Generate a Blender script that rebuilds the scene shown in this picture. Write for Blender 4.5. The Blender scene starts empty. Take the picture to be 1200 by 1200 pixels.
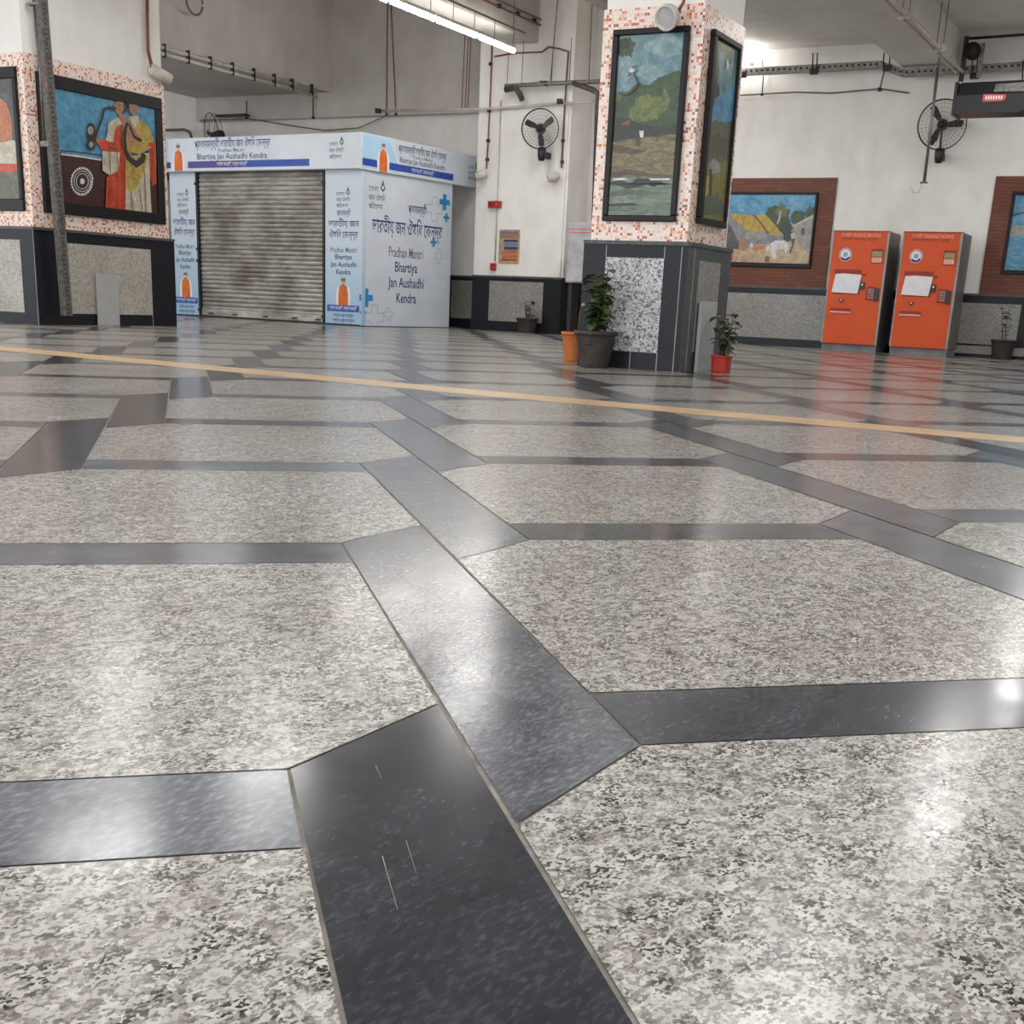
import bpy, math, random
from mathutils import Vector as V, Matrix
random.seed(7)
pi = math.pi
sc = bpy.context.scene
COL = sc.collection
def lin(c):
    return tuple(((x/255)/12.92 if x/255 <= .04045 else ((x/255+.055)/1.055)**2.4) for x in c[:3])
# ------------------------------------------------------------------ camera (world X,Y run along the walls)
S = .5
FPX, YC, PIT, ROL, YAW = 1449.3, 800.0, .2979, -.0460, -.4884
def _cam():
    F = V((0, math.cos(PIT), -math.sin(PIT))); U = V((0, math.sin(PIT), math.cos(PIT))); R = V((1, 0, 0))
    c, s = math.cos(ROL), math.sin(ROL)
    R2 = R*c - U*s; U2 = R*s + U*c
    ca, sa = math.cos(YAW), math.sin(YAW)
    rt = lambda d: V((d.x*ca + d.y*sa, -d.x*sa + d.y*ca, d.z))
    return rt(R2), rt(U2), rt(F)
CR, CU, CF = _cam()
CP = V((0, 0, S))
def ray(x, y): return CR*((x-600)/FPX) - CU*((y-YC)/FPX) + CF
def onY(x, y, Y): d = ray(x, y); return CP + d*(Y/d.y)
def onX(x, y, X): d = ray(x, y); return CP + d*(X/d.x)
def onZ(x, y, Z): d = ray(x, y); return CP + d*((Z-S)/d.z)
cam = bpy.data.cameras.new('camera'); co = bpy.data.objects.new('camera', cam); COL.objects.link(co)
co.matrix_world = Matrix(((CR.x, CU.x, -CF.x, 0), (CR.y, CU.y, -CF.y, 0), (CR.z, CU.z, -CF.z, S), (0, 0, 0, 1)))
cam.sensor_fit = 'HORIZONTAL'; cam.sensor_width = 36; cam.lens = FPX/1200*36; cam.shift_y = (YC-600)/1200
cam.clip_start = .02; cam.clip_end = 200
sc.camera = co
# ------------------------------------------------------------------ materials
MT = {}
def nmat(name):
    m = bpy.data.materials.new(name); m.use_nodes = True; MT[name] = m
    nt = m.node_tree; b = nt.nodes['Principled BSDF']
    return m, nt, b
def N(nt, t, **k):
    n = nt.nodes.new(t)
    for a, b in k.items(): setattr(n, a, b)
    return n
def ramp(nt, fac, stops, interp='LINEAR'):
    r = N(nt, 'ShaderNodeValToRGB'); r.color_ramp.interpolation = interp
    e = r.color_ramp.elements
    while len(e) < len(stops): e.new(.5)
    for i, (p, c) in enumerate(stops): e[i].position = p; e[i].color = (*lin(c), 1)
    nt.links.new(fac, r.inputs[0]); return r.outputs[0]
def noise(nt, scale, detail=3, rough=.5, vec=None, dist=0):
    n = N(nt, 'ShaderNodeTexNoise'); n.inputs['Scale'].default_value = scale; n.inputs['Detail'].default_value = detail
    n.inputs['Roughness'].default_value = rough; n.inputs['Distortion'].default_value = dist
    if vec is not None: nt.links.new(vec, n.inputs['Vector'])
    return n.outputs[0]
def objco(nt, scale=(1, 1, 1), rot=(0, 0, 0)):
    t = N(nt, 'ShaderNodeTexCoord'); mp = N(nt, 'ShaderNodeMapping')
    mp.inputs['Scale'].default_value = scale; mp.inputs['Rotation'].default_value = rot
    nt.links.new(t.outputs['Object'], mp.inputs['Vector']); return mp.outputs[0]
def mixc(nt, fac, a, b, mode='MIX'):
    m = N(nt, 'ShaderNodeMix', data_type='RGBA', blend_type=mode)
    for v, i in ((fac, 0), (a, 6), (b, 7)):
        if isinstance(v, (int, float)): m.inputs[i].default_value = v
        elif isinstance(v, tuple): m.inputs[i].default_value = (*v, 1)
        else: nt.links.new(v, m.inputs[i])
    return m.outputs[2]
def plain(name, c, rough=.6, metal=0, var=.12, nscale=6, spec=.5):
    m, nt, b = nmat(name)
    f = noise(nt, nscale, 4, .6, objco(nt))
    lo = tuple(max(0, x*(1-var)) for x in c); hi = tuple(min(255, x*(1+var*.6)) for x in c)
    nt.links.new(ramp(nt, f, [(.3, lo), (.7, hi)]), b.inputs['Base Color'])
    b.inputs['Roughness'].default_value = rough; b.inputs['Metallic'].default_value = metal
    b.inputs['Specular IOR Level'].default_value = spec
    return m
def emit(name, c, s):
    m, nt, b = nmat(name); b.inputs['Base Color'].default_value = (*lin(c), 1)
    b.inputs['Emission Color'].default_value = (*lin(c), 1); b.inputs['Emission Strength'].default_value = s
    return m
# plaster
def plaster(name, c, c2):
    m, nt, b = nmat(name); v = objco(nt)
    f = noise(nt, .7, 5, .6, v); g = noise(nt, 3.2, 4, .6, objco(nt, (1, 1, .5)))
    col = ramp(nt, f, [(.35, c2), (.6, c)])
    st = ramp(nt, g, [(.3, (234, 230, 224)), (.6, (255, 255, 255))])
    nt.links.new(mixc(nt, .45, col, st, 'MULTIPLY'), b.inputs['Base Color'])
    b.inputs['Roughness'].default_value = .75
    bp = N(nt, 'ShaderNodeBump'); bp.inputs['Strength'].default_value = .15; bp.inputs['Distance'].default_value = .02
    nt.links.new(noise(nt, 3, 4, .6, v), bp.inputs['Height']); nt.links.new(bp.outputs[0], b.inputs['Normal'])
    return m
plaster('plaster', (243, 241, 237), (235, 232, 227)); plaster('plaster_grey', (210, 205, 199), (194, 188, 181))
plaster('ceiling_paint', (226, 224, 220), (216, 212, 207))
def granite(name, pale, mid, dark, sc1=1.0, rough=.16, spec=.5, streak=(1, 1, 1), rot=0, thr=(.33, .42, .52, .66)):
    m, nt, b = nmat(name); v = objco(nt, streak, (0, 0, rot))
    nv = N(nt, 'ShaderNodeTexNoise'); nv.inputs['Scale'].default_value = 150*sc1; nv.inputs['Detail'].default_value = 3; nt.links.new(v, nv.inputs['Vector'])
    dv = N(nt, 'ShaderNodeVectorMath', operation='MULTIPLY_ADD'); dv.inputs[1].default_value = (.0075/sc1,)*3; nt.links.new(nv.outputs['Color'], dv.inputs[0]); nt.links.new(v, dv.inputs[2])
    def vor(k):
        q = N(nt, 'ShaderNodeTexVoronoi'); q.inputs['Scale'].default_value = k; nt.links.new(dv.outputs[0], q.inputs['Vector'])
        sp = N(nt, 'ShaderNodeSeparateColor'); nt.links.new(q.outputs['Color'], sp.inputs[0]); return sp.outputs[0]
    big = ramp(nt, vor(105*sc1), [(0, mid), (.24, tuple(p*.82+q*.18 for p, q in zip(pale, mid))), (.45, pale), (.8, tuple(min(255, p+14) for p in pale))], 'CONSTANT')
    fine = ramp(nt, vor(300*sc1), [(0, dark), (thr[0], tuple((p+q)/2 for p, q in zip(dark, mid))), (thr[1], (205, 203, 199)), (thr[2], (255, 255, 255))], 'CONSTANT')
    w = noise(nt, 1.3, 4, .6, v); g = noise(nt, 22*sc1, 3, .6, v)
    gr = N(nt, 'ShaderNodeMapRange'); gr.inputs[1].default_value = .38; gr.inputs[2].default_value = .6; gr.inputs[3].default_value = 1.0; gr.inputs[4].default_value = .42; nt.links.new(g, gr.inputs[0])
    x = mixc(nt, gr.outputs[0], big, fine, 'MULTIPLY')
    x = mixc(nt, .8, x, ramp(nt, w, [(.3, (218, 210, 200)), (.7, (255, 255, 255))]), 'MULTIPLY')
    nt.links.new(x, b.inputs['Base Color'])
    rr = N(nt, 'ShaderNodeMapRange'); rr.inputs[3].default_value = rough*.75; rr.inputs[4].default_value = rough*1.6
    nt.links.new(noise(nt, 5, 4, .6, v), rr.inputs[0]); nt.links.new(rr.outputs[0], b.inputs['Roughness'])
    b.inputs['Specular IOR Level'].default_value = spec
    bp = N(nt, 'ShaderNodeBump'); bp.inputs['Strength'].default_value = .05; bp.inputs['Distance'].default_value = .004
    nt.links.new(noise(nt, 14, 2, .5, v), bp.inputs['Height']); nt.links.new(bp.outputs[0], b.inputs['Normal'])
    return m
PATROT = .2585 + .4884          # direction of the paving pattern against the walls
granite('floor_granite', (180, 178, 173), (146, 142, 137), (62, 62, 63), 1.08, .19, .36, (1, .75, 1), -PATROT, (.2, .36, .5))
granite('wall_granite', (172, 172, 169), (140, 140, 138), (90, 90, 90), 1.1, .3, .4, thr=(.08, .22, .5))
granite('wall_granite_warm', (200, 197, 190), (172, 168, 160), (120, 116, 110), 1.0, .3, .4, thr=(.08, .22, .5))
granite('pillar_granite', (206, 207, 210), (120, 121, 126), (34, 34, 40), .62, .25, .45, thr=(.22, .36, .5))
# dark slate paving, tone varies from slab to slab
m, nt, b = nmat('floor_slate'); v = objco(nt)
at = N(nt, 'ShaderNodeAttribute', attribute_name='tone', attribute_type='GEOMETRY')
base = ramp(nt, at.outputs['Fac'], [(0, (56, 58, 65)), (.5, (102, 105, 111)), (1, (144, 147, 152))])
f = noise(nt, 12, 6, .7, objco(nt, (1, .5, 1), (0, 0, -PATROT)), .4); g = noise(nt, 160, 3, .6, objco(nt, (1, .35, 1), (0, 0, -PATROT)))
x = mixc(nt, .9, base, ramp(nt, f, [(.3, (150, 150, 156)), (.5, (215, 215, 218)), (.68, (255, 255, 255))]), 'MULTIPLY')
x = mixc(nt, .5, x, ramp(nt, g, [(.36, (60, 61, 62)), (.5, (124, 124, 124)), (.72, (255, 255, 250))]), 'OVERLAY')
nt.links.new(x, b.inputs['Base Color'])
rr = N(nt, 'ShaderNodeMapRange'); rr.inputs[3].default_value = .1; rr.inputs[4].default_value = .26
nt.links.new(noise(nt, 7, 5, .65, v), rr.inputs[0]); nt.links.new(rr.outputs[0], b.inputs['Roughness'])
bp = N(nt, 'ShaderNodeBump'); bp.inputs['Strength'].default_value = .025; bp.inputs['Distance'].default_value = .001
nt.links.new(noise(nt, 40, 4, .6, v), bp.inputs['Height']); nt.links.new(bp.outputs[0], b.inputs['Normal'])
plain('grout', (142, 136, 126), .7, 0, .2, 30)
plain('black_granite', (33, 34, 40), .3, 0, .3, 40, .22)
plain('grey_granite', (84, 85, 87), .35, 0, .25, 30, .3)
plain('joint', (150, 148, 142), .7)
plain('yellow_paint', (208, 174, 132), .3, 0, .1, 5)
# mosaic of small glass tiles
def mosaic(name, size, stops):
    m, nt, b = nmat(name)
    t = N(nt, 'ShaderNodeTexCoord'); sp = N(nt, 'ShaderNodeSeparateXYZ'); nt.links.new(t.outputs['Object'], sp.inputs[0])
    ad = N(nt, 'ShaderNodeMath', operation='ADD'); nt.links.new(sp.outputs[0], ad.inputs[0]); nt.links.new(sp.outputs[1], ad.inputs[1])
    cells = []; fr = []
    for o in (ad.outputs[0], sp.outputs[2]):
        d = N(nt, 'ShaderNodeMath', operation='DIVIDE'); d.inputs[1].default_value = size; nt.links.new(o, d.inputs[0])
        fl = N(nt, 'ShaderNodeMath', operation='FLOOR'); nt.links.new(d.outputs[0], fl.inputs[0]); cells.append(fl.outputs[0])
        q = N(nt, 'ShaderNodeMath', operation='FRACT'); nt.links.new(d.outputs[0], q.inputs[0]); fr.append(q.outputs[0])
    cb = N(nt, 'ShaderNodeCombineXYZ'); nt.links.new(cells[0], cb.inputs[0]); nt.links.new(cells[1], cb.inputs[1])
    w = N(nt, 'ShaderNodeTexWhiteNoise', noise_dimensions='2D'); nt.links.new(cb.outputs[0], w.inputs['Vector'])
    col = ramp(nt, w.outputs['Value'], stops, 'CONSTANT')
    mn = N(nt, 'ShaderNodeMath', operation='MINIMUM'); nt.links.new(fr[0], mn.inputs[0]); nt.links.new(fr[1], mn.inputs[1])
    gt = N(nt, 'ShaderNodeMath', operation='GREATER_THAN'); gt.inputs[1].default_value = .13; nt.links.new(mn.outputs[0], gt.inputs[0])
    nt.links.new(mixc(nt, gt.outputs[0], lin((226, 206, 194)), col), b.inputs['Base Color'])
    b.inputs['Roughness'].default_value = .25
    return m
mosaic('mosaic', .0225, [(0, (240, 226, 218)), (.45, (234, 210, 196)), (.68, (228, 192, 156)), (.77, (216, 130, 96)), (.86, (190, 70, 52)), (.94, (120, 66, 52)), (.975, (206, 160, 84))])
mosaic('mosaic_brown', .045, [(0, (128, 66, 44)), (.3, (112, 56, 38)), (.55, (142, 76, 50)), (.8, (100, 50, 36))])
# brick cladding of the mural surrounds
m, nt, b = nmat('brick'); v = objco(nt, (1, 1, 1), (pi/2, 0, 0)); br = N(nt, 'ShaderNodeTexBrick')
br.inputs['Color1'].default_value = (*lin((124, 66, 40)), 1); br.inputs['Color2'].default_value = (*lin((102, 52, 33)), 1)
br.inputs['Mortar'].default_value = (*lin((84, 46, 32)), 1); br.inputs['Scale'].default_value = 1
br.inputs['Brick Width'].default_value = .19; br.inputs['Row Height'].default_value = .052; br.inputs['Mortar Size'].default_value = .006
nt.links.new(v, br.inputs[0]); nt.links.new(br.outputs[0], b.inputs['Base Color']); b.inputs['Roughness'].default_value = .55
plain('black_frame', (20, 18, 19), .4, 0, .5, 40, .3); plain('metal_grey', (128, 126, 122), .45, .6, .25, 25)
plain('galvanised', (136, 133, 128), .5, .35, .3, 30); plain('dark_metal', (52, 49, 48), .5, .4, .3, 20)
plain('duct_dark', (78, 70, 65), .6, 0, .3, 12); plain('pole_steel', (98, 93, 88), .55, .3, .35, 25); plain('maroon_pipe', (132, 84, 72), .55, 0, .2, 8); plain('white_pipe', (205, 198, 186), .5); plain('dirty_pipe', (120, 112, 102), .6)
plain('black_plastic', (22, 22, 24), .35); plain('fan_black', (34, 33, 34), .45); plain('cabinet_grey', (176, 175, 178), .45)
plain('red_box', (178, 42, 38), .35); plain('red_line', (206, 96, 88), .5); plain('board_grey', (168, 169, 168), .6, 0, .03)
plain('tvm_orange', (214, 84, 34), .35, 0, .05, 2, .25); plain('tvm_red', (150, 40, 24), .5); plain('tvm_side', (112, 106, 104), .4, .1, .1)
plain('tvm_trim', (150, 138, 132), .4, .3); plain('plinth_grey', (128, 128, 130), .6); plain('paper', (232, 230, 234), .7, 0, .04)
plain('white_ink', (236, 234, 232), .6, 0, .02); plain('pale_red_ink', (240, 176, 154), .6); plain('navy_ink', (44, 38, 120), .5); plain('lcd_olive', (150, 146, 84), .3)
plain('emblem_pale', (204, 208, 222), .5)
plain('sign_white', (214, 222, 232), .3, 0, .03, 2); plain('sign_blue', (182, 204, 224), .3, 0, .05, 2); plain('sign_sky', (176, 214, 242), .3, 0, .05, 2)
plain('ink_blue', (40, 60, 118), .5, 0, .05); plain('ink_grey', (112, 118, 138), .5, 0, .05); plain('bar_blue', (34, 72, 168), .35, 0, .06)
plain('bar_purple', (82, 70, 150), .35, 0, .06)
plain('cross_blue', (44, 142, 200), .35, 0, .04); plain('cross_outline', (168, 184, 202), .5, 0, .03); plain('leaf_logo', (92, 120, 84), .5)
plain('vest_orange', (222, 112, 38), .5, 0, .15, 9); plain('skin', (168, 118, 92), .6); plain('beard', (210, 208, 208), .6); plain('print_white', (236, 236, 238), .5, 0, .05)
plain('terracotta', (188, 104, 46), .55, 0, .12, 8); plain('red_plastic', (176, 48, 36), .4, 0, .08); plain('dark_pot', (58, 50, 46), .65, 0, .35, 9)
plain('soil', (62, 46, 36), .9); plain('stem', (92, 74, 52), .7)
m, nt, b = nmat('leaf'); nt.links.new(ramp(nt, noise(nt, 18, 3, .5, objco(nt)), [(.35, (48, 66, 38)), (.6, (92, 112, 66)), (.72, (170, 176, 132))]), b.inputs['Base Color']); b.inputs['Roughness'].default_value = .4
plain('leaf_dark', (52, 60, 42), .45, 0, .3, 15)
m, nt, b = nmat('sign_fade'); sx = N(nt, 'ShaderNodeSeparateXYZ'); nt.links.new(objco(nt), sx.inputs[0]); dvd = N(nt, 'ShaderNodeMath', operation='DIVIDE'); dvd.inputs[1].default_value = 2.5
nt.links.new(sx.outputs[2], dvd.inputs[0]); nt.links.new(ramp(nt, dvd.outputs[0], [(.1, (160, 196, 224)), (.6, (204, 216, 228))]), b.inputs['Base Color']); b.inputs['Roughness'].default_value = .3
# roller shutter steel, dirtier up high and in blotches
m, nt, b = nmat('shutter_steel'); v = objco(nt)
c1 = ramp(nt, noise(nt, 1.6, 5, .6, v), [(.3, (138, 130, 126)), (.65, (196, 193, 188))])
c2 = ramp(nt, noise(nt, 9, 4, .6, objco(nt, (.4, 1, 2))), [(.35, (170, 160, 152)), (.6, (255, 255, 255))])
nt.links.new(mixc(nt, .6, c1, c2, 'MULTIPLY'), b.inputs['Base Color']); b.inputs['Metallic'].default_value = .2; b.inputs['Roughness'].default_value = .42
# paints for the murals
def paint(name, a, b_, scale=9, rough=.3, str_=(1, 1, 1)):
    a = tuple(x*.86 for x in a); b_ = tuple(x*.94 for x in b_)
    m, nt, b = nmat(name)
    c1 = ramp(nt, noise(nt, scale*1.3, 6, .72, objco(nt, str_), .8), [(.34, a), (.62, b_)]); c2 = ramp(nt, noise(nt, scale*5, 3, .7, objco(nt, str_)), [(.3, (176, 176, 176)), (.6, (255, 255, 255))]); nt.links.new(mixc(nt, .6, c1, c2, 'MULTIPLY'), b.inputs['Base Color']); b.inputs['Roughness'].default_value = rough
paint('p_sky', (60, 140, 184), (104, 172, 204), 3); paint('p_skyteal', (70, 122, 140), (134, 172, 176), 4); paint('p_skybright', (64, 150, 206), (120, 186, 220), 3)
paint('p_cloud', (120, 156, 162), (150, 180, 182), 5)
paint('p_maroon', (54, 26, 24), (76, 38, 32), 7); paint('p_red', (196, 52, 28), (224, 84, 44), 5); paint('p_cream', (196, 186, 160), (222, 214, 192), 6)
paint('p_mustard', (170, 140, 54), (206, 178, 92), 6); paint('p_skin', (168, 112, 84), (196, 142, 110), 9); paint('p_dark', (34, 28, 30), (62, 44, 40), 9)
paint('p_green', (26, 54, 34), (62, 92, 44), 14); paint('p_greenlight', (70, 100, 48), (124, 132, 58), 14); paint('p_greendark', (22, 34, 26), (44, 56, 38), 14)
paint('p_bank', (84, 76, 50), (150, 136, 92), 9, .3, (1, 1, 3)); paint('p_bankdark', (58, 50, 34), (104, 92, 62), 9, .3, (1, 1, 3)); paint('p_water', (84, 104, 88), (132, 152, 132), 6, .25, (.6, .6, 3))
paint('p_grass', (104, 108, 46), (150, 146, 70), 12); paint('p_orange', (196, 110, 50), (222, 142, 80), 8); paint('p_slate', (58, 60, 64), (92, 94, 98), 4)
paint('p_olive', (80, 90, 70), (112, 118, 92), 5); paint('p_thatch', (176, 140, 36), (214, 184, 66), 12); paint('p_hutwall', (112, 114, 124), (156, 158, 162), 9)
paint('p_sand', (192, 156, 116), (220, 192, 156), 8); paint('p_white', (222, 222, 224), (244, 244, 244), 6); paint('p_pond', (44, 124, 172), (110, 184, 214), 9, .2, (1, 1, 3))
paint('p_brownroof', (96, 66, 50), (140, 100, 62), 12); paint('p_stone', (150, 148, 144), (180, 178, 172), 8)
emit('tube_glow', (255, 252, 247), 45); emit('bulb_glow', (255, 252, 246), 22)
# ------------------------------------------------------------------ mesh builder
class Fr:
    """a flat working plane: origin, u to the right, v up, w outward"""
    def __init__(s, O, u, v=(0, 0, 1)): s.O = V(O); s.u = V(u).normalized(); s.v = V(v).normalized(); s.w = s.u.cross(s.v)
    def p(s, a, b, c=0): return s.O + s.u*a + s.v*b + s.w*c
    def px(s, x, y):
        d = ray(x, y); t = (s.O-CP).dot(s.w)/d.dot(s.w); q = CP + d*t - s.O
        return (q.dot(s.u), q.dot(s.v))
WORLD = Fr((0, 0, 0), (1, 0, 0))            # w = -Y (towards the camera)
class MB:
    def __init__(s): s.v = []; s.f = []; s.m = []; s.ms = []; s.sm = []; s.tone = []
    def mi(s, m):
        if m not in s.ms: s.ms.append(m)
        return s.ms.index(m)
    def face(s, pts, m, smooth=False):
        n = len(s.v); s.v += [V(p) for p in pts]; s.f.append(tuple(range(n, n+len(pts)))); s.m.append(s.mi(m)); s.sm.append(smooth)
    def addmesh(s, vs, fs, m, smooth=False):
        n = len(s.v); s.v += [V(p) for p in vs]; k = s.mi(m)
        for f in fs: s.f.append(tuple(i+n for i in f)); s.m.append(k); s.sm.append(smooth)
    def box(s, a, b, m, fr=None, bev=0):
        (x0, y0, z0), (x1, y1, z1) = [(min(p, q)) for p, q in zip(a, b)], [(max(p, q)) for p, q in zip(a, b)]
        if bev <= 0:
            c = [(x, y, z) for z in (z0, z1) for y in (y0, y1) for x in (x0, x1)]
            fs = [(0, 2, 3, 1), (4, 5, 7, 6), (0, 1, 5, 4), (2, 6, 7, 3), (0, 4, 6, 2), (1, 3, 7, 5)]
        else:
            e = min(bev, (x1-x0)/2.01, (y1-y0)/2.01, (z1-z0)/2.01); c = []
            for z in (0, 1):
                for y in (0, 1):
                    for x in (0, 1):
                        X, Y, Z = (x1 if x else x0), (y1 if y else y0), (z1 if z else z0)
                        dx, dy, dz = (-e if x else e), (-e if y else e), (-e if z else e)
                        c += [(X, Y+dy, Z+dz), (X+dx, Y, Z+dz), (X+dx, Y+dy, Z)]
            I = lambda x, y, z, k: ((z*2+y)*2+x)*3+k
            fs = [[I(a_, 0, 0, 0), I(a_, 1, 0, 0), I(a_, 1, 1, 0), I(a_, 0, 1, 0)] for a_ in (0, 1)]
            fs += [[I(0, a_, 0, 1), I(1, a_, 0, 1), I(1, a_, 1, 1), I(0, a_, 1, 1)] for a_ in (0, 1)]
            fs += [[I(0, 0, a_, 2), I(1, 0, a_, 2), I(1, 1, a_, 2), I(0, 1, a_, 2)] for a_ in (0, 1)]
            for p in (0, 1):
                for q in (0, 1):
                    fs.append([I(0, p, q, 1), I(1, p, q, 1), I(1, p, q, 2), I(0, p, q, 2)])
                    fs.append([I(p, 0, q, 0), I(p, 1, q, 0), I(p, 1, q, 2), I(p, 0, q, 2)])
                    fs.append([I(p, q, 0, 0), I(p, q, 1, 0), I(p, q, 1, 1), I(p, q, 0, 1)])
                    for r_ in (0, 1): fs.append([I(p, q, r_, 0), I(p, q, r_, 1), I(p, q, r_, 2)])
        if fr: c = [fr.p(*p) for p in c]
        s.addmesh(c, fs, m)
    def poly(s, pts, d, m, fr):           # flat printed or painted shape on a plane
        s.face([fr.p(a, b, d) for a, b in pts], m)
    def prism(s, pts, d0, d1, m, fr):
        n = len(pts); vs = [fr.p(a, b, d0) for a, b in pts] + [fr.p(a, b, d1) for a, b in pts]
        s.addmesh(vs, [tuple(range(n))[::-1], tuple(range(n, 2*n))] + [(i, (i+1) % n, n+(i+1) % n, n+i) for i in range(n)], m)
    def disc(s, c, r, d, m, fr, n=28, ry=None):
        s.poly([(c[0]+r*math.cos(2*pi*i/n), c[1]+(ry or r)*math.sin(2*pi*i/n)) for i in range(n)], d, m, fr)
    def ring(s, c, r0, r1, d, m, fr, n=40, a0=0, a1=2*pi):
        for i in range(n):
            t, q = a0+(a1-a0)*i/n, a0+(a1-a0)*(i+1)/n
            s.poly([(c[0]+r*math.cos(x), c[1]+r*math.sin(x)) for r, x in ((r0, t), (r1, t), (r1, q), (r0, q))], d, m, fr)
    def line(s, pts, w, d, m, fr):
        for (a, b), (c, e) in zip(pts, pts[1:]):
            dx, dy = c-a, e-b; L = math.hypot(dx, dy) or 1; nx, ny = -dy/L*w/2, dx/L*w/2
            s.poly([(a+nx, b+ny), (a-nx, b-ny), (c-nx, e-ny), (c+nx, e+ny)], d, m, fr)
    def tube(s, pts, r, m, n=8, cap=True, closed=False):
        pts = [V(p) for p in pts]; k = len(pts); rs = r if isinstance(r, (list, tuple)) else [r]*k
        vs = []; prev = None
        for i, p in enumerate(pts):
            if closed: t = (pts[(i+1) % k]-pts[i-1]).normalized()
            else: t = (pts[min(i+1, k-1)]-pts[max(i-1, 0)]).normalized()
            if prev is None:
                a = t.cross(V((0, 0, 1))) if abs(t.z) < .9 else t.cross(V((1, 0, 0)))
            else: a = prev - t*prev.dot(t)
            a.normalize(); prev = a; b = t.cross(a)
            vs += [p + (a*math.cos(2*pi*j/n) + b*math.sin(2*pi*j/n))*rs[i] for j in range(n)]
        fs = []
        for i in range(k if closed else k-1):
            i2 = (i+1) % k
            fs += [(i*n+j, i*n+(j+1) % n, i2*n+(j+1) % n, i2*n+j) for j in range(n)]
        s.addmesh(vs, fs, m, True)
        if cap and not closed:
            n0 = len(s.v)-len(vs)
            s.f.append(tuple(n0+j for j in range(n))[::-1]); s.m.append(s.mi(m)); s.sm.append(False)
            s.f.append(tuple(n0+(k-1)*n+j for j in range(n))); s.m.append(s.mi(m)); s.sm.append(False)
    def lathe(s, prof, c, m, n=32, axis=(0, 0, 1), sq=0):
        ax = V(axis).normalized(); a = ax.cross(V((0, 1, 0)) if abs(ax.y) < .9 else V((1, 0, 0))).normalized(); b = ax.cross(a); c = V(c); vs = []
        for r, h in prof:
            for j in range(n):
                t = 2*pi*j/n; q = 1
                if sq: q = 1/(max(abs(math.cos(t)), abs(math.sin(t))))*sq + (1-sq)
                vs.append(c + ax*h + (a*math.cos(t)+b*math.sin(t))*r*q)
        fs = [(i*n+j, i*n+(j+1) % n, (i+1)*n+(j+1) % n, (i+1)*n+j) for i in range(len(prof)-1) for j in range(n)]
        s.addmesh(vs, fs, m, True)
    def text(s, st, u, v, h, d, m, fr, width=None, align='C', sx=1):
        vs, fs, w = glyphs(st)
        k = h; kx = (width/w if width and w > 0 else k*sx); W = w*kx
        off = {'C': -W/2, 'L': 0, 'R': -W}[align]
        s.addmesh([fr.p(u+off+x*kx, v+y*k, d) for x, y in vs], fs, m)
    def build(s, name, parent=None, origin=None, doublesided=True):
        o_ = V(origin) if origin is not None else V((0, 0, 0))
        me = bpy.data.meshes.new(name); me.from_pydata([tuple(p-o_) for p in s.v], [], s.f)
        for m in s.ms: me.materials.append(MT[m])
        me.polygons.foreach_set('material_index', s.m); me.polygons.foreach_set('use_smooth', s.sm)
        if s.tone:
            at = me.attributes.new('tone', 'FLOAT', 'FACE'); at.data.foreach_set('value', s.tone)
        me.update()
        o = bpy.data.objects.new(name, me); COL.objects.link(o)
        if parent: o.parent = parent; o.location = o_ - getloc(parent)
        else: o.location = o_
        return o
LOC = {}
def getloc(o):
    l = V(o.location)
    while o.parent: o = o.parent; l += V(o.location)
    return l
_g = {}
def glyphs(st):
    if st in _g: return _g[st]
    cu = bpy.data.curves.new('lettering', 'FONT'); cu.body = st; cu.size = 1; cu.resolution_u = 2; cu.offset = .009
    ob = bpy.data.objects.new('lettering', cu); COL.objects.link(ob)
    dg = bpy.context.evaluated_depsgraph_get(); dg.update()
    me = bpy.data.meshes.new_from_object(ob.evaluated_get(dg))
    vs = [(v.co.x, v.co.y) for v in me.vertices]; fs = [tuple(p.vertices) for p in me.polygons]
    bpy.data.objects.remove(ob); bpy.data.curves.remove(cu); bpy.data.meshes.remove(me)
    x0 = min((v[0] for v in vs), default=0); x1 = max((v[0] for v in vs), default=1)
    vs = [(x-x0, y) for x, y in vs]
    _g[st] = (vs, fs, x1-x0); return _g[st]
def tag(o, label, cat, group=None):
    o['label'] = label; o['category'] = cat
    if group: o['group'] = group
    return o
def struct(o): o['kind'] = 'structure'; return o
def thing(name, loc, label, cat, group=None):
    o = bpy.data.objects.new(name, None); COL.objects.link(o); o.location = loc; o.empty_display_size = .1
    return tag(o, label, cat, group)
def copy_tree(o, parent=None, off=V((0, 0, 0))):
    c = o.copy(); COL.objects.link(c); c.parent = parent
    if parent is None: c.location = V(o.location) + off
    for ch in list(o.children): copy_tree(ch, c)
    return c
# ------------------------------------------------------------------ floor: pinwheel paving of clipped granite slabs with slate bands
W_, H_, G_ = 2.04*S, 2.19*S, .415*S
A_ = V((.413*S, 2.605*S)); B_ = V((2.462*S, .462*S))
O_ = V((.597*S-2.04*S, 2.575*S))                                # lower-left corner of slab (0,0)
cr, sr = math.cos(PATROT), math.sin(PATROT)
def pw(p, z=0): return V((p[0]*cr-p[1]*sr, p[0]*sr+p[1]*cr, z))
def inset(poly, e):
    n = len(poly); out = []
    for i in range(n):
        p0, p1, p2 = V(poly[i-1]), V(poly[i]), V(poly[(i+1) % n])
        d1 = (p1-p0).normalized(); d2 = (p2-p1).normalized(); n1 = V((-d1.y, d1.x)); n2 = V((-d2.y, d2.x))
        b_ = (n1+n2); b_ = b_/max(.2, b_.length_squared)*2*1
        out.append(p1 + b_*e)
    return out
fb = MB(); FX0, FX1, FY0, FY1 = -27.5, 8.0, -1.2, 21.2
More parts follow.
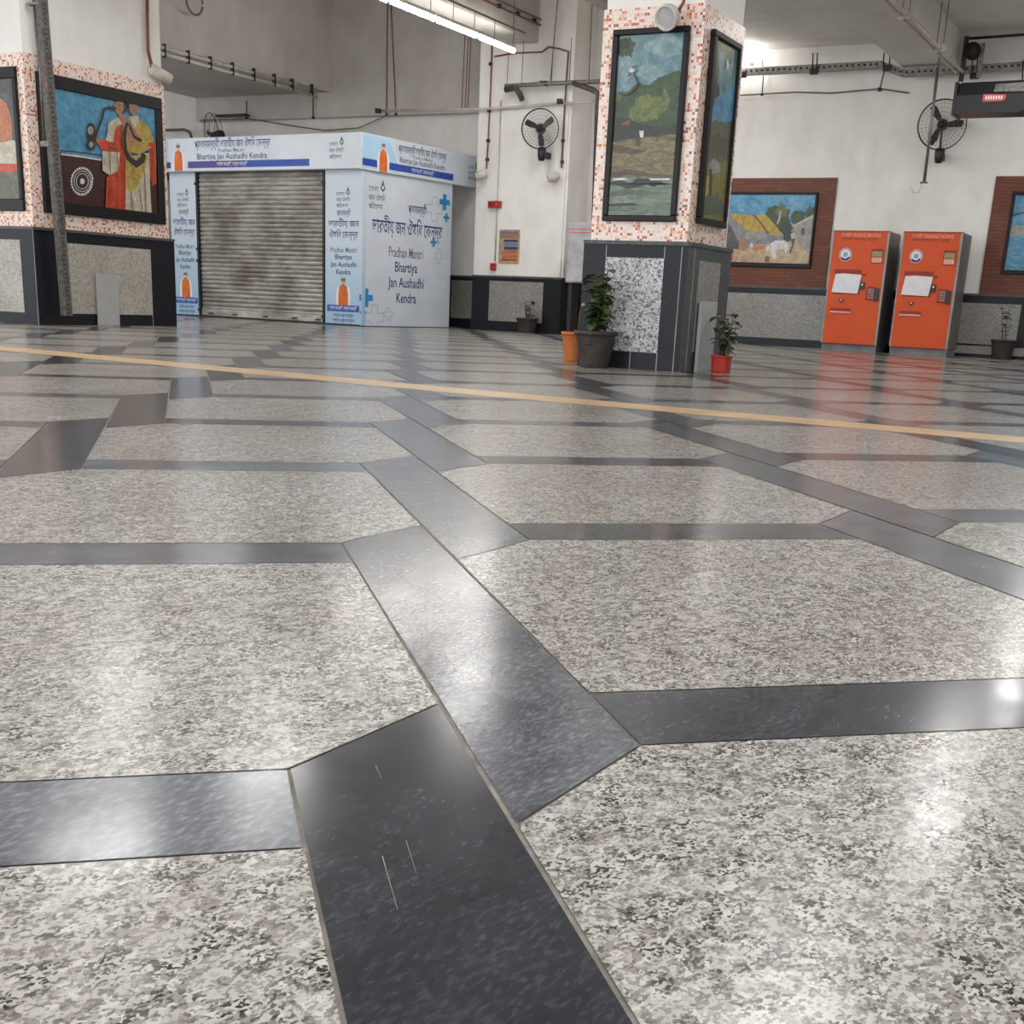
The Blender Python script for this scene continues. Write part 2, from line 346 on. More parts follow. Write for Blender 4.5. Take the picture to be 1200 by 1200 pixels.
def clip(poly, ax, lim, sgn):
    out = []
    for i in range(len(poly)):
        p, q = poly[i-1], poly[i]; a = (p[ax]-lim)*sgn; b_ = (q[ax]-lim)*sgn
        if (a >= 0) != (b_ >= 0): out.append(p.lerp(q, a/(a-b_)))
        if b_ >= 0: out.append(q)
    return out
def slab(poly, m, tone):
    c = sum((pw(p) for p in poly), V((0, 0, 0)))/len(poly)
    if not (FX0-2 < c.x < FX1+2 and FY0-2 < c.y < FY1+2): return
    e = .0016 if m == 'floor_granite' else .0022
    q = [pw(p) for p in inset(poly, e)]
    for ax, lim, sg in ((0, FX0, 1), (0, FX1, -1), (1, FY0, 1), (1, FY1, -1)): 
        if q: q = clip(q, ax, lim, sg)
    if len(q) >= 3: fb.face(q, m); fb.tone.append(tone)
NEAR = {('v', 0, -1): .03, ('v', 0, 0): .6, ('v', 0, 1): .8, ('h', 0, 0): .75, ('v', 0, 2): .7, ('h', 0, 1): .5, ('h', 1, 0): .22, ('v', 0, 3): .65, ('h', 1, 1): .35, ('v', -1, 2): .2, ('v', -1, 3): .45, ('v', -1, 4): .35, ('v', 1, 0): .65, ('v', 1, 1): .5, ('v', 1, 2): .5}
for i in range(-34, 34):
    for j in range(-34, 34):
        o = O_ + A_*j + B_*i
        c = pw(o)
        if not (FX0-3 < c.x < FX1+3 and FY0-3 < c.y < FY1+3): continue
        x0, y0 = o; x1, y1 = x0+W_, y0+H_
        gx, gy = B_.x-W_, A_.y-H_
        slab([V((x0, y0)), V((x1-G_, y0)), V((x1, y0+G_)), V((x1, y1)), V((x0+G_, y1)), V((x0, y1-G_))], 'floor_granite', .5)
        rnd = random.Random(i*131+j*17); t = rnd.choice((.1, .3, .45, .6, .75))
        # slate band below the slab, upright slate strip to the right of the slab
        slab([V((x0, y0-gy)), V((x1-G_, y0-gy)), V((x1-G_, y0)), V((x0, y0))], 'floor_slate', NEAR.get(('h', i, j), t))
        a_ = o + B_ - A_; c_ = o + A_                       # slab right-below and slab above: the strip runs between their clipped corners
        slab([V((a_.x, a_.y+H_-G_)), V((a_.x+G_, a_.y+H_)), V((c_.x+W_, c_.y+G_)), V((c_.x+W_-G_, c_.y))], 'floor_slate', NEAR.get(('v', i, j), t))
for p in [[V((FX0, FY0, -.003)), V((FX1, FY0, -.003)), V((FX1, FY1, -.003)), V((FX0, FY1, -.003))]]:
    fb.face(p, 'grout'); fb.tone.append(.5)
for a_, b_, w_ in (((448, 1003), (466, 1066), .0005), ((476, 985), (488, 1024), .0003), ((440, 897), (447, 912), .0004), ((555, 845), (549, 846), .002)):
    a_, b_ = onZ(*a_, .0004), onZ(*b_, .0004); n_ = V((-(b_-a_).y, (b_-a_).x, 0)).normalized()*w_; fb.face([a_-n_, a_+n_, b_+n_*.4, b_-n_*.4], 'grout'); fb.tone.append(.5)
floor = struct(fb.build('floor'))
yb = MB(); yb.tone = []
yp = [V((-14.5, 7.03, .0006)), V((-8, 6.45, .0006)), V((-3.4, 6.07, .0006)), V((-.67, 6.03, .0006)), V((4, 6.0, .0006))]
yw = [.38, .38, .36, .33, .33]
for i in range(4): yb.face([yp[i], yp[i+1], yp[i+1]+V((0, yw[i+1], 0)), yp[i]+V((0, yw[i], 0))], 'yellow_paint')
o = struct(yb.build('trim_1'))
# ------------------------------------------------------------------ walls
YW = 21.2
def wall(name, a, b, m='plaster'):
    q = MB(); q.box(a, b, m); return struct(q.build(name))
wall('wall_back', (-27.5, YW, 0), (8, YW+.25, 6.3), 'plaster')
# upper wall steps forward over the kiosk: lintel beam
wall('wall_back_lintel', (-19.1, YW-.16, 3.76), (-12.02, YW, 6.3), 'plaster_grey')
wall('wall_left', (-27.75, 6, 0), (-27.5, YW+.25, 6.3), 'plaster')
wall('wall_right', (8, -1.2, 0), (8.25, YW+.25, 6.3), 'plaster')
# pier carrying the long beam
pr = MB(); pr.box((-12.02, 20.4, 0), (-10.2, YW, 6.3), 'plaster'); pr.box((-11.55, 20.37, .95), (-10.24, 20.4, 3.72), 'plaster', None, .008); pier = struct(pr.build('wall_pier'))
# ceiling slabs and beams
cb_ = MB(); cb_.box((-27.5, -1.2, 6.3), (-8.0, YW+.25, 6.5), 'ceiling_paint'); cb_.box((-8.0, -1.2, 4.57), (8, YW, 4.8), 'ceiling_paint'); struct(cb_.build('ceiling'))
def beam(name, a, b, m): q = MB(); q.box(a, b, m, None, .01); return struct(q.build(name))
beam('trim_2', (-11.46, -1.2, 4.70), (-10.9, 20.4, 6.3), 'plaster_grey')
beam('trim_3', (-19.1, -1.2, 4.2), (-15.7, YW-.16, 6.3), 'plaster_grey')
beam('trim_4', (-4.9, -1.2, 4.17), (-4.05, YW, 4.57), 'ceiling_paint')
beam('trim_5', (-8.2, -1.2, 4.4), (-8.0, YW, 6.3), 'plaster_grey')
# dado of dark granite frames with pale speckled panels
FW = Fr((0, YW, 0), (1, 0, 0)); FP = Fr((0, 20.4, 0), (1, 0, 0))
def dado(name, fr, u0, u1, h, panels, th=.03, stone='wall_granite', joints=(), dark='black_granite', kind='structure', parent=None, cap=True):
    q = MB(); q.box((u0, 0, 0), (u1, h, th), dark, fr)
    if cap: q.box((u0-.0, h-.03, th), (u1+.0, h, th+.015), 'grey_granite', fr)
    for p in panels: q.box((p[0], p[2], th-.001), (p[1], p[3], th+.004), stone, fr)
    for ju, j0, j1 in joints: q.box((ju-.004, j0, th), (ju+.004, j1, th+.003), 'joint', fr)
    o = q.build(name, parent)
    if kind: o['kind'] = kind
    return o
def lx(fr, x, y): return fr.px(x, y)[0]
dado('trim_6', FW, -9.9, -4.2, .95, [(-9.8, -8.2, .12, .83), (-8.1, -4.3, .12, .83)])
dado('trim_7', FW, -4.2, 8, .95, [(-4.0, lx(FW, 1194, 380), .2, .81), (-2.35, 1.0, .2, .81), (1.2, 4.5, .2, .81)])
q = MB(); q.box((-3.65, 0.05, .03), (8, .17, .05), 'wall_granite', FW); struct(q.build('baseboard_back'))
dado('trim_8', FP, -12.02, -10.2, .95, [(lx(FP, 574, 350), lx(FP, 637, 350), .17, .86)], joints=[])
dado('trim_9', FW, -13.2, -12.05, .95, [(-12.95, -12.45, .17, .86)])
FR_ = Fr((-10.2, YW, 0), (0, 1, 0)); 
dado('trim_10', Fr((-10.2, 20.4, 0), (0, 1, 0)), 0.0, .8, .95, [(.2, .6, .17, .82)], .02)
dado('trim_11', FW, -10.17, -9.92, .95, [(-10.12, -9.98, .1, .85)])
# ------------------------------------------------------------------ free standing pillar with two framed paintings
def pillar(name, x0, x1, y0, y1, hd, hm, top):
    q = MB(); q.box((x0+.03, y0+.03, 0), (x1-.03, y1-.03, top), 'plaster'); o = struct(q.build(name))
    q = MB(); t = .018
    for a, b in (((x0+.03-t, y0+.03-t, hd), (x1-.03+t, y0+.03, hm)), ((x0+.03-t, y1-.03, hd), (x1-.03+t, y1-.03+t, hm)), ((x1-.03, y0+.03, hd), (x1-.03+t, y1-.03, hm)), ((x0+.03-t, y0+.03, hd), (x0+.03, y1-.03, hm))): q.box(a, b, 'mosaic')
    q.build('mosaic_band', o)
    return o
PX0, PX1, PY0, PY1 = -4.85, -3.95, 10.16, 11.15
pil = pillar('wall_pillar', PX0, PX1, PY0, PY1, 1.0, 2.81, 4.57)
FA = Fr((0, PY0, 0), (1, 0, 0)); FB = Fr((PX1, 0, 0), (0, 1, 0))
def pp(fr, off, sc_, pts): return [fr.px(off[0]+x/sc_, off[1]+y/sc_) for x, y in pts]
Z4 = ((660, 240), 5.4545)
a = pp(FA, *Z4, [(283, 335), (655, 345), (603, 948), (283, 940)])
xl, xr = a[0][0], a[1][0]
dado('stone_facing', FA, PX0-.03, PX1+.03, 1.04, [(xl, xr, a[2][1], a[0][1])], .03, 'pillar_granite', [(xl, a[0][1], 1.0), (xr, a[0][1], 1.0), (xr, 0, a[2][1]), ((xl+xr)/2+.02, 0, a[2][1]), (PX1-.03, 0, 1.0)], kind=None, parent=pil)
a = pp(FB, *Z4, [(848, 357), (982, 378), (935, 960)])
dado('stone_facing', FB, PY0-.029, PY1+.02, 1.0395, [(a[0][0], a[1][0], .16, a[0][1])], .033, 'wall_granite', [(PY0+.1, 0, 1.0)], dark='grey_granite', kind=None, parent=pil)
q = MB(); q.box((PX0-.03, PY1, 0), (PX1+.03, PY1+.03, 1.04), 'black_granite'); q.box((PX0-.03, PY0, 0), (PX0, PY1, 1.04), 'black_granite'); q.build('stone_facing', pil)
def rect(fr, P): # straight rectangle from traced corners
    us = [p[0] for p in P]; vs = [p[1] for p in P]
    return (us[0]+us[3])/2, (us[1]+us[2])/2, (vs[2]+vs[3])/2, (vs[0]+vs[1])/2
def painting(name, fr, outer, inner, d, shapes, label, group=None, frame='black_frame', bg='p_sky', depth=.045):
    """outer, inner: u0,u1,v0,v1. shapes: (material, pts) on the canvas plane, clipped to the frame"""
    u0, u1, v0, v1 = outer; a0, a1, b0, b1 = inner
    t = thing(name, fr.p((u0+u1)/2, v0, d), label, 'painting', group)
    q = MB()
    for r_ in ((u0, u1, b1, v1), (u0, u1, v0, b0), (u0, a0, b0, b1), (a1, u1, b0, b1)): q.box((r_[0], r_[2], d), (r_[1], r_[3], d+depth), frame, fr, .006)
    q.build('picture_frame', t)
    q = MB(); q.box((a0, b0, d), (a1, b1, d+.02), bg, fr)
    dd = d+.0205
    for sh in shapes:
        k, pts = sh[0], sh[1]
        P = [V((p[0], p[1])) for p in pts]
        if k in ROUGH and len(P) > 4 or k in ('p_green', 'p_bank'): P = rag(P, .16 if k.startswith('p_green') else .05, len(P)+int(1000*abs(P[0].x)))
        for ax, lim, sg in ((0, a0, 1), (0, a1, -1), (1, b0, 1), (1, b1, -1)):
            if len(P) > 2: P = clip(P, ax, lim, sg)
        if len(P) > 2: q.poly([tuple(p) for p in P], dd, k, fr); dd += .0004
    q.build('canvas', t); return t
ROUGH = {'p_green', 'p_greenlight', 'p_greendark', 'p_bank', 'p_bankdark', 'p_grass', 'p_cloud', 'p_olive', 'p_thatch', 'p_sand'}
def rag(P, amp, seed):
    r_ = random.Random(seed)
    for _ in range(3):
        Q = []
        for i in range(len(P)):
            a_, b_ = V((P[i][0], P[i][1])), V((P[(i+1) % len(P)][0], P[(i+1) % len(P)][1])); d_ = b_-a_
            Q += [a_, (a_+b_)/2 + V((-d_.y, d_.x))*amp*r_.uniform(-1, 1)]
        P = Q
    return P
def ell(fr, off, sc_, c, rx, ry, n=14, rough=.0, seed=1):
    r_ = random.Random(seed); return [fr.px(off[0]+(c[0]+rx*(1+rough*(r_.random()-.5))*math.cos(2*pi*i/n))/sc_, off[1]+(c[1]+ry*(1+rough*(r_.random()-.5))*math.sin(2*pi*i/n))/sc_) for i in range(n)]
def strip(fr, off, sc_, pts, w):
    P = [V(fr.px(off[0]+x/sc_, off[1]+y/sc_)) for x, y in pts]; L = []; R = []
    for i, p in enumerate(P):
        t = (P[min(i+1, len(P)-1)]-P[max(0, i-1)]).normalized(); n_ = V((-t.y, t.x))*w/2; L.append(p+n_); R.append(p-n_)
    return L, R
def strokes(m, fr, off, sc_, pts, w):
    L, R = strip(fr, off, sc_, pts, w)
    return [(m, [L[i], R[i], R[i+1], L[i+1]]) for i in range(len(L)-1)]
Z1 = ((680, 0), 4.136)
FAm = Fr((0, PY0+.012, 0), (1, 0, 0)); FBm = Fr((PX1-.012, 0, 0), (0, 1, 0))
T = lambda m, pts: (m, pp(FAm, *Z1, pts))
E_ = lambda m, c, rx, ry, rg=.3, sd=1, n=16: (m, ell(FAm, *Z1, c, rx, ry, n, rg, sd))
sh = [E_('p_cloud', (420, 220), 90, 60, .5, 2), E_('p_cloud', (215, 330), 45, 70, .4, 3), E_('p_cloud', (330, 350), 70, 30, .4, 31), E_('p_green', (228, 235), 40, 48, .6, 4, 20), E_('p_greendark', (222, 215), 22, 26, .6, 41, 14),
      T('p_greenlight', [(170, 450), (215, 440), (250, 470), (300, 470), (300, 600), (165, 600)]),
      T('p_green', [(165, 500), (215, 470), (255, 430), (290, 402), (330, 412), (360, 400), (400, 372), (440, 362), (475, 345), (520, 350), (500, 660), (160, 660)]),
      E_('p_greenlight', (330, 520), 70, 70, .4, 5), E_('p_greenlight', (405, 490), 35, 55, .4, 51), E_('p_greenlight', (285, 560), 50, 40, .4, 52), E_('p_green', (370, 440), 40, 30, .5, 53),
      T('p_greendark', [(160, 580), (210, 570), (250, 590), (300, 605), (360, 610), (480, 600), (480, 660), (160, 700)]),
      T('p_bank', [(155, 690), (220, 680), (290, 670), (380, 668), (480, 650), (470, 870), (145, 860)]),
      T('p_bankdark', [(155, 700), (250, 720), (330, 730), (300, 745), (155, 735)]), T('p_bankdark', [(150, 840), (230, 820), (330, 840), (460, 850), (455, 866), (148, 862)]),
      T('p_bank', [(330, 730), (400, 690), (470, 670), (465, 700), (380, 740)]),
      T('p_dark', [(188, 628), (205, 600), (250, 575), (264, 600), (240, 630)]), T('p_brownroof', [(200, 605), (248, 580), (240, 612)]),
      T('p_white', [(292, 636), (314, 636), (312, 668), (296, 668)]), E_('p_dark', (350, 650), 16, 14, .3, 7), E_('p_bankdark', (285, 690), 14, 20, .3, 8),
      T('p_water', [(130, 862), (460, 862), (450, 1080), (120, 1080)]), T('p_greendark', [(150, 880), (260, 884), (400, 880), (440, 896), (300, 905), (150, 898)]),
      T('p_olive', [(150, 930), (330, 925), (430, 940), (300, 955), (150, 950)]), T('p_greendark', [(140, 990), (250, 985), (300, 996), (140, 1003)]),
      T('p_white', [(165, 866), (220, 864), (240, 872), (170, 876)]), T('p_white', [(340, 868), (440, 866), (440, 874), (350, 876)])]
sh += strokes('p_dark', FAm, *Z1, [(190, 452), (215, 462), (240, 460), (268, 440), (286, 415), (282, 390), (268, 365)], .014) + strokes('p_dark', FAm, *Z1, [(240, 375), (262, 330), (280, 320), (284, 345), (266, 366)], .008)
sh += [E_('p_white', (258, 345), 14, 12, .5, 9, 9)]
painting('painting', FAm, rect(FAm, pp(FAm, *Z1, [(175, 145), (545, 130), (462, 1080), (108, 1068)])), rect(FAm, pp(FAm, *Z1, [(205, 175), (515, 160), (440, 1045), (132, 1045)])), .0, sh,
         'tall painting of a green riverbank village facing front on the tiled pillar', bg='p_skyteal')
T = lambda m, pts: (m, pp(FBm, *Z1, pts)); E_ = lambda m, c, rx, ry, rg=.3, sd=1, n=16: (m, ell(FBm, *Z1, c, rx, ry, n, rg, sd))
sh = [T('p_green', [(620, 150), (700, 180), (745, 260), (700, 330), (660, 350), (640, 500), (600, 520)]), E_('p_greenlight', (690, 240), 28, 50, .6, 2), E_('p_skyteal', (672, 300), 16, 60, .5, 3), E_('p_white', (703, 315), 6, 26, .3, 31),
      E_('p_greendark', (640, 440), 26, 50, .5, 4), T('p_sky', [(640, 480), (700, 440), (760, 400), (740, 590), (620, 590)]), T('p_olive', [(600, 610), (640, 580), (690, 600), (740, 570), (730, 800), (575, 800)]),
      T('p_grass', [(560, 780), (600, 800), (650, 790), (730, 770), (700, 1120), (540, 1100)]), E_('p_bankdark', (650, 700), 40, 60, .6, 5), E_('p_greendark', (600, 640), 18, 60, .6, 6), E_('p_stone', (640, 810), 26, 34, .6, 61),
      T('p_greendark', [(612, 820), (626, 820), (620, 1000), (610, 1000)]), T('p_olive', [(570, 960), (650, 950), (690, 1000), (680, 1040), (560, 1040)]), T('p_thatch', [(585, 860), (612, 850), (608, 940), (582, 960)])]
painting('painting', FBm, rect(FBm, pp(FBm, *Z1, [(633, 145), (765, 215), (685, 1110), (555, 1080)])), rect(FBm, pp(FBm, *Z1, [(648, 185), (752, 240), (682, 1080), (570, 1050)])), 0, sh,
         'narrow painting of trees and yellow grass on the right side of the tiled pillar', bg='p_skyteal')
# ------------------------------------------------------------------ broad left column
LX, LY0, LY1 = -12.3, 10.75, 12.99
col_l = MB(); col_l.box((-16.5, LY0+.03, 0), (LX-.03, LY1-.03, 6.3), 'plaster'); col_l = struct(col_l.build('wall_column'))
q = MB()
q.box((-16.5, LY0+.012, 1.08), (LX-.012, LY0+.03, 2.95), 'mosaic'); q.box((LX-.03, LY0+.03, 1.08), (LX-.012, LY1-.012, 2.95), 'mosaic'); q.build('mosaic_band', col_l)
FL = Fr((0, LY0, 0), (1, 0, 0)); FR2 = Fr((LX, 0, 0), (0, 1, 0))
Z2 = ((0, 200), 4.0); Z0 = ((0, 0), 4.0)
a = pp(FR2, *Z2, [(320, 340), (695, 368), (708, 675), (320, 675)])
dado('stone_facing', FR2, LY0-.029, LY1+.03, 1.0995, [(LY0+.42, (a[1][0]+a[2][0])/2, .135, a[0][1])], .033, 'wall_granite_warm', [((a[1][0]+a[2][0])/2, 0, .135)], kind=None, parent=col_l)
a = pp(FL, *Z2, [(0, 322), (103, 322), (125, 660), (0, 655)])
dado('stone_facing', FL, -16.5, LX+.03, 1.1, [(-14.2, (a[1][0]+a[2][0])/2, .13, a[0][1])], .03, 'wall_granite_warm', [(LX+.02, 0, 1.07)], kind=None, parent=col_l)
FR2m = Fr((LX-.012, 0, 0), (0, 1, 0)); FLm = Fr((0, LY0+.012, 0), (1, 0, 0))
T = lambda m, pts: (m, pp(FR2m, *Z0, pts)); E_ = lambda m, c, rx, ry, rg=.0, sd=1, n=18: (m, ell(FR2m, *Z0, c, rx, ry, n, rg, sd))
sh = [T('p_maroon', [(180, 700), (285, 715), (470, 745), (600, 760), (760, 775), (760, 1060), (180, 1010)])]
sh += strokes('p_white', FR2m, *Z0, [(280, 722), (380, 735), (470, 750)], .018) + strokes('p_dark', FR2m, *Z0, [(200, 690), (280, 706), (390, 716), (480, 730)], .012)
for i in range(28):
    t = 2*pi*i/28; c = (376, 850)
    sh.append(('p_white', ell(FR2m, *Z0, (c[0]+49*math.cos(t), c[1]+62*math.sin(t)), 5, 7, 6)))
sh += [E_('p_white', (376, 850), 40, 50), E_('p_maroon', (376, 850), 37, 47), E_('p_white', (376, 850), 30, 38), E_('p_dark', (376, 850), 27, 35), E_('p_white', (376, 850), 11, 14)]
sh += [T('p_cream', [(500, 575), (535, 552), (560, 555), (585, 620), (580, 745), (560, 760), (545, 800), (510, 826), (470, 800), (470, 710), (490, 640)]),
       T('p_red', [(540, 590), (572, 580), (582, 620), (580, 995), (484, 985), (490, 830), (545, 800), (553, 715), (470, 708), (440, 662), (452, 648), (520, 668), (526, 620)]),
       T('p_skin', [(436, 655), (452, 645), (462, 660), (450, 672)]), E_('p_dark', (562, 492), 30, 40), E_('p_skin', (548, 502), 22, 34), T('p_skin', [(545, 530), (575, 540), (580, 580), (550, 565)])]
sh += strokes('p_dark', FR2m, *Z0, [(535, 508), (500, 504), (478, 512), (466, 560), (440, 625), (430, 670)], .03) + [E_('p_dark', (415, 620), 22, 45), E_('p_stone', (413, 612), 14, 20), E_('p_dark', (415, 680), 20, 26), E_('p_stone', (416, 678), 10, 14)]
sh += [T('p_mustard', [(600, 545), (650, 560), (690, 600), (712, 665), (700, 700), (640, 716), (590, 710), (575, 650), (560, 620), (565, 570)]), E_('p_dark', (612, 480), 30, 34), E_('p_skin', (614, 506), 20, 34), T('p_cream', [(596, 548), (636, 540), (640, 575), (615, 600)]),
       T('p_cream', [(577, 740), (690, 715), (692, 880), (700, 1005), (577, 997)]), T('p_mustard', [(578, 745), (682, 725), (665, 800), (630, 880), (600, 897), (580, 890)]),
       T('p_red', [(684, 668), (718, 668), (722, 860), (700, 872), (690, 800)]), T('p_skin', [(560, 560), (600, 570), (640, 640), (600, 690), (572, 640)])]
sh += strokes('p_dark', FR2m, *Z0, [(590, 580), (575, 620), (572, 680), (590, 740), (625, 770), (655, 750), (660, 720)], .085) + strokes('p_mustard', FR2m, *Z0, [(590, 590), (582, 640), (586, 700), (604, 735), (630, 745)], .03)
sh += strokes('p_dark', FR2m, *Z0, [(595, 590), (615, 640), (650, 660)], .035) + [T('p_mustard', [(590, 690), (660, 680), (700, 690), (640, 725), (600, 715)])]
for pts in ([(500, 700), (505, 850), (500, 980)], [(530, 650), (540, 800), (535, 985)], [(560, 620), (565, 800), (562, 990)], [(600, 900), (610, 995)], [(640, 890), (655, 1000)], [(660, 780), (672, 995)], [(500, 690), (540, 700)], [(700, 690), (705, 860)]):
    sh += strokes('p_brownroof', FR2m, *Z0, pts, .012)
for c_ in ((548, 502), (614, 506)):
    sh += [E_('p_dark', (c_[0]-7, c_[1]-6), 3, 3, 0, 1, 6), E_('p_dark', (c_[0]+8, c_[1]-6), 3, 3, 0, 1, 6), E_('p_red', (c_[0], c_[1]+16), 6, 2.5, 0, 1, 8)]
ou = (LY0+.17, LY1-.1, 1.27, 2.78)
painting('painting', FR2m, ou, (LY0+.33, LY1-.21, 1.4, 2.64), 0, sh, 'wide painting of two musicians in red and cream robes on the left column', bg='p_sky')
T = lambda m, pts: (m, pp(FLm, *Z0, pts))
sh = [T('p_orange', [(-60, 520), (-20, 470), (10, 462), (35, 485), (52, 530), (64, 600), (62, 650), (30, 668), (-60, 640)]), T('p_cream', [(-200, 640), (30, 668), (62, 655), (88, 668), (92, 775), (-200, 760)]),
      T('p_red', [(-200, 765), (60, 768), (95, 772), (98, 806), (-200, 812)]), T('p_olive', [(-200, 812), (110, 806), (110, 1000), (-200, 1000)])]
a = pp(FLm, *Z0, [(75, 310), (115, 995), (75, 335), (100, 975)])
painting('painting', FLm, (-14.6, (a[0][0]+a[1][0])/2+.02, 1.27, 2.8), (-14.45, (a[2][0]+a[3][0])/2-.01, 1.4, 2.68), 0, sh, 'dark painting with an orange dome shape, on the left column at the photo edge', bg='p_slate')
# ------------------------------------------------------------------ murals in brick surrounds on the far wall
Z3 = ((840, 190), 5.22)
FWm = Fr((0, YW-.04, 0), (1, 0, 0)); FWb = Fr((0, YW, 0), (1, 0, 0))
def surround(u0, u1, v0, v1, label):
    q = MB(); q.box((u0, v0, .001), (u1, v1, .04), 'brick', FWb); return tag(q.build('brick_surround'), label, 'brickwork', 'brick surrounds of the murals')
surround(-9.5, -5.77, .95, 2.64, 'reddish brown brick surround on the white wall, left of the orange ticket machines')
surround(-3.345, .6, .95, 2.65, 'reddish brown brick surround at the right photo edge, beyond the orange ticket machines')
T = lambda m, pts: (m, pp(FWm, *Z3, pts)); E_ = lambda m, c, rx, ry, rg=.35, sd=1, n=16: (m, ell(FWm, *Z3, c, rx, ry, n, rg, sd))
sh = [E_('p_green', (370, 340), 85, 80, .3, 1, 22), E_('p_greenlight', (400, 300), 35, 40, .5, 2), E_('p_green', (500, 340), 45, 48, .4, 3), E_('p_green', (585, 320), 40, 48, .4, 4), E_('p_greendark', (430, 430), 50, 60, .3, 41),
      E_('p_green', (-80, 300), 150, 50, .3, 42), T('p_hutwall', [(-300, 340), (40, 320), (90, 315), (195, 430), (195, 620), (-300, 620)]), T('p_slate', [(-300, 340), (40, 320), (90, 400), (140, 500), (130, 560), (-300, 560)]),
      T('p_hutwall', [(180, 425), (330, 425), (410, 450), (410, 520), (180, 520)]), T('p_stone', [(180, 430), (300, 430), (300, 470), (180, 470)]),
      T('p_thatch', [(84, 318), (300, 318), (412, 450), (335, 448), (300, 425), (197, 430)])]
sh += strokes('p_brownroof', FWm, *Z3, [(225, 320), (265, 365), (320, 440)], .03) + strokes('p_cream', FWm, *Z3, [(392, 300), (385, 350), (372, 380)], .03)
sh += [T('p_stone', [(470, 400), (602, 325), (590, 560), (520, 520), (480, 470)]), T('p_cream', [(460, 390), (602, 318), (602, 330), (475, 400)]), T('p_slate', [(520, 405), (542, 402), (540, 445), (520, 447)]),
       T('p_sand', [(-300, 540), (60, 530), (150, 540), (330, 500), (410, 500), (480, 470), (520, 515), (575, 560), (575, 660), (-300, 660)]),
       T('p_white', [(330, 500), (360, 480), (420, 478), (440, 500), (440, 530), (425, 560), (415, 532), (370, 532), (362, 595), (340, 590)]), E_('p_white', (318, 530), 14, 18, .2, 5),
       E_('p_skin', (165, 505), 28, 36, .5, 6), E_('p_orange', (250, 525), 40, 18, .5, 7), E_('p_white', (215, 510), 12, 14, .4, 71), E_('p_skin', (80, 575), 30, 34, .5, 8), E_('p_red', (80, 590), 22, 20, .5, 81), E_('p_brownroof', (310, 595), 16, 20, .4, 82),
       T('p_cream', [(455, 440), (480, 430), (488, 470), (460, 475)]), T('p_slate', [(458, 470), (486, 468), (470, 520), (455, 560), (445, 560), (462, 510)]), E_('p_skin', (468, 420), 10, 12, .1, 9)]
painting('painting', FWm, (-9.1, lx(FWm, 840+598/5.22, 190+430/5.22), 1.255, 2.42), (-9.03, lx(FWm, 840+585/5.22, 190+430/5.22), 1.32, 2.385), 0, sh,
         'painting of a thatched village house with a white cow, framed in brick on far wall', bg='p_skybright')
Z7 = ((1080, 180), 4.615)
T = lambda m, pts: (m, pp(FWm, *Z7, pts))
sh = [T('p_green', [(400, 320), (520, 322), (560, 310), (760, 318), (1100, 300), (1100, 400), (400, 395)]), T('p_stone', [(400, 388), (1100, 392), (1100, 450), (400, 450)]), T('p_pond', [(400, 448), (1100, 452), (1100, 720), (400, 720)])]
painting('painting', FWm, (lx(FWm, 1180, 275), .2, 1.25, 2.43), (lx(FWm, 1183.5, 275), .13, 1.31, 2.38), 0, sh, 'painting of a blue pond below dark trees, framed in brick at right photo edge', bg='p_sky')
# ------------------------------------------------------------------ pharmacy kiosk
KY, KX = 17.75, -12.65
KC = V((KX, KY, 0)); KU = V((1, -.052, 0)).normalized(); KS = V((.088, 1, 0)).normalized()
# the kiosk stands slightly askew: both frames are measured so that u = KX (front) and u = KY (side) fall on its near corner
FK = Fr(KC-KU*KX, KU); FKS = Fr(KC-KS*KY, KS)
kiosk = thing('pharmacy_kiosk', (-14.9, 19.3, 0), 'pale blue and white medicine kiosk with closed roller shutter and Bengali lettering', 'kiosk')
KT, KB = 3.02, 2.47
def man(q, fr, cx, z0, h, d):
    """printed figure of a bearded man in an orange vest"""
    s_ = h
    B = lambda pts, m, dd: q.poly([(cx+x*s_, z0+y*s_) for x, y in pts], d+dd, m, fr)
    B([(-.32, 0), (-.34, .35), (-.29, .58), (-.2, .68), (-.08, .73), (.08, .73), (.2, .68), (.29, .58), (.34, .35), (.32, 0)], 'print_white', 0)
    B([(-.22, 0), (-.22, .4), (-.17, .66), (-.06, .71), (.06, .71), (.17, .66), (.22, .4), (.22, 0)], 'vest_orange', .001)
    B([(-.06, .68), (.06, .68), (.05, .78), (-.05, .78)], 'skin', .0015)
    q.disc((cx, z0+.87*s_), .1*s_, d+.002, 'skin', fr, 18, .125*s_)
    q.poly([(cx+.105*s_*math.cos(a_), z0+.82*s_+.085*s_*math.sin(a_)) for a_ in [pi+pi*i/10 for i in range(11)]], d+.0025, 'beard', fr)
    q.poly([(cx+.105*s_*math.cos(a_), z0+.92*s_+.08*s_*math.sin(a_)) for a_ in [pi*i/10 for i in range(11)]], d+.0025, 'beard', fr)
    for k in (-1, 1): q.disc((cx+k*.04*s_, z0+.875*s_), .02*s_, d+.003, 'p_dark', fr, 8)
BN1 = 'প্রধানমন্ত্রী ভারতীয় জন ঔষিধ েকন্দ্র'; SLG = 'ভােলা দাওয়াই, সস্তা দাওয়াই'
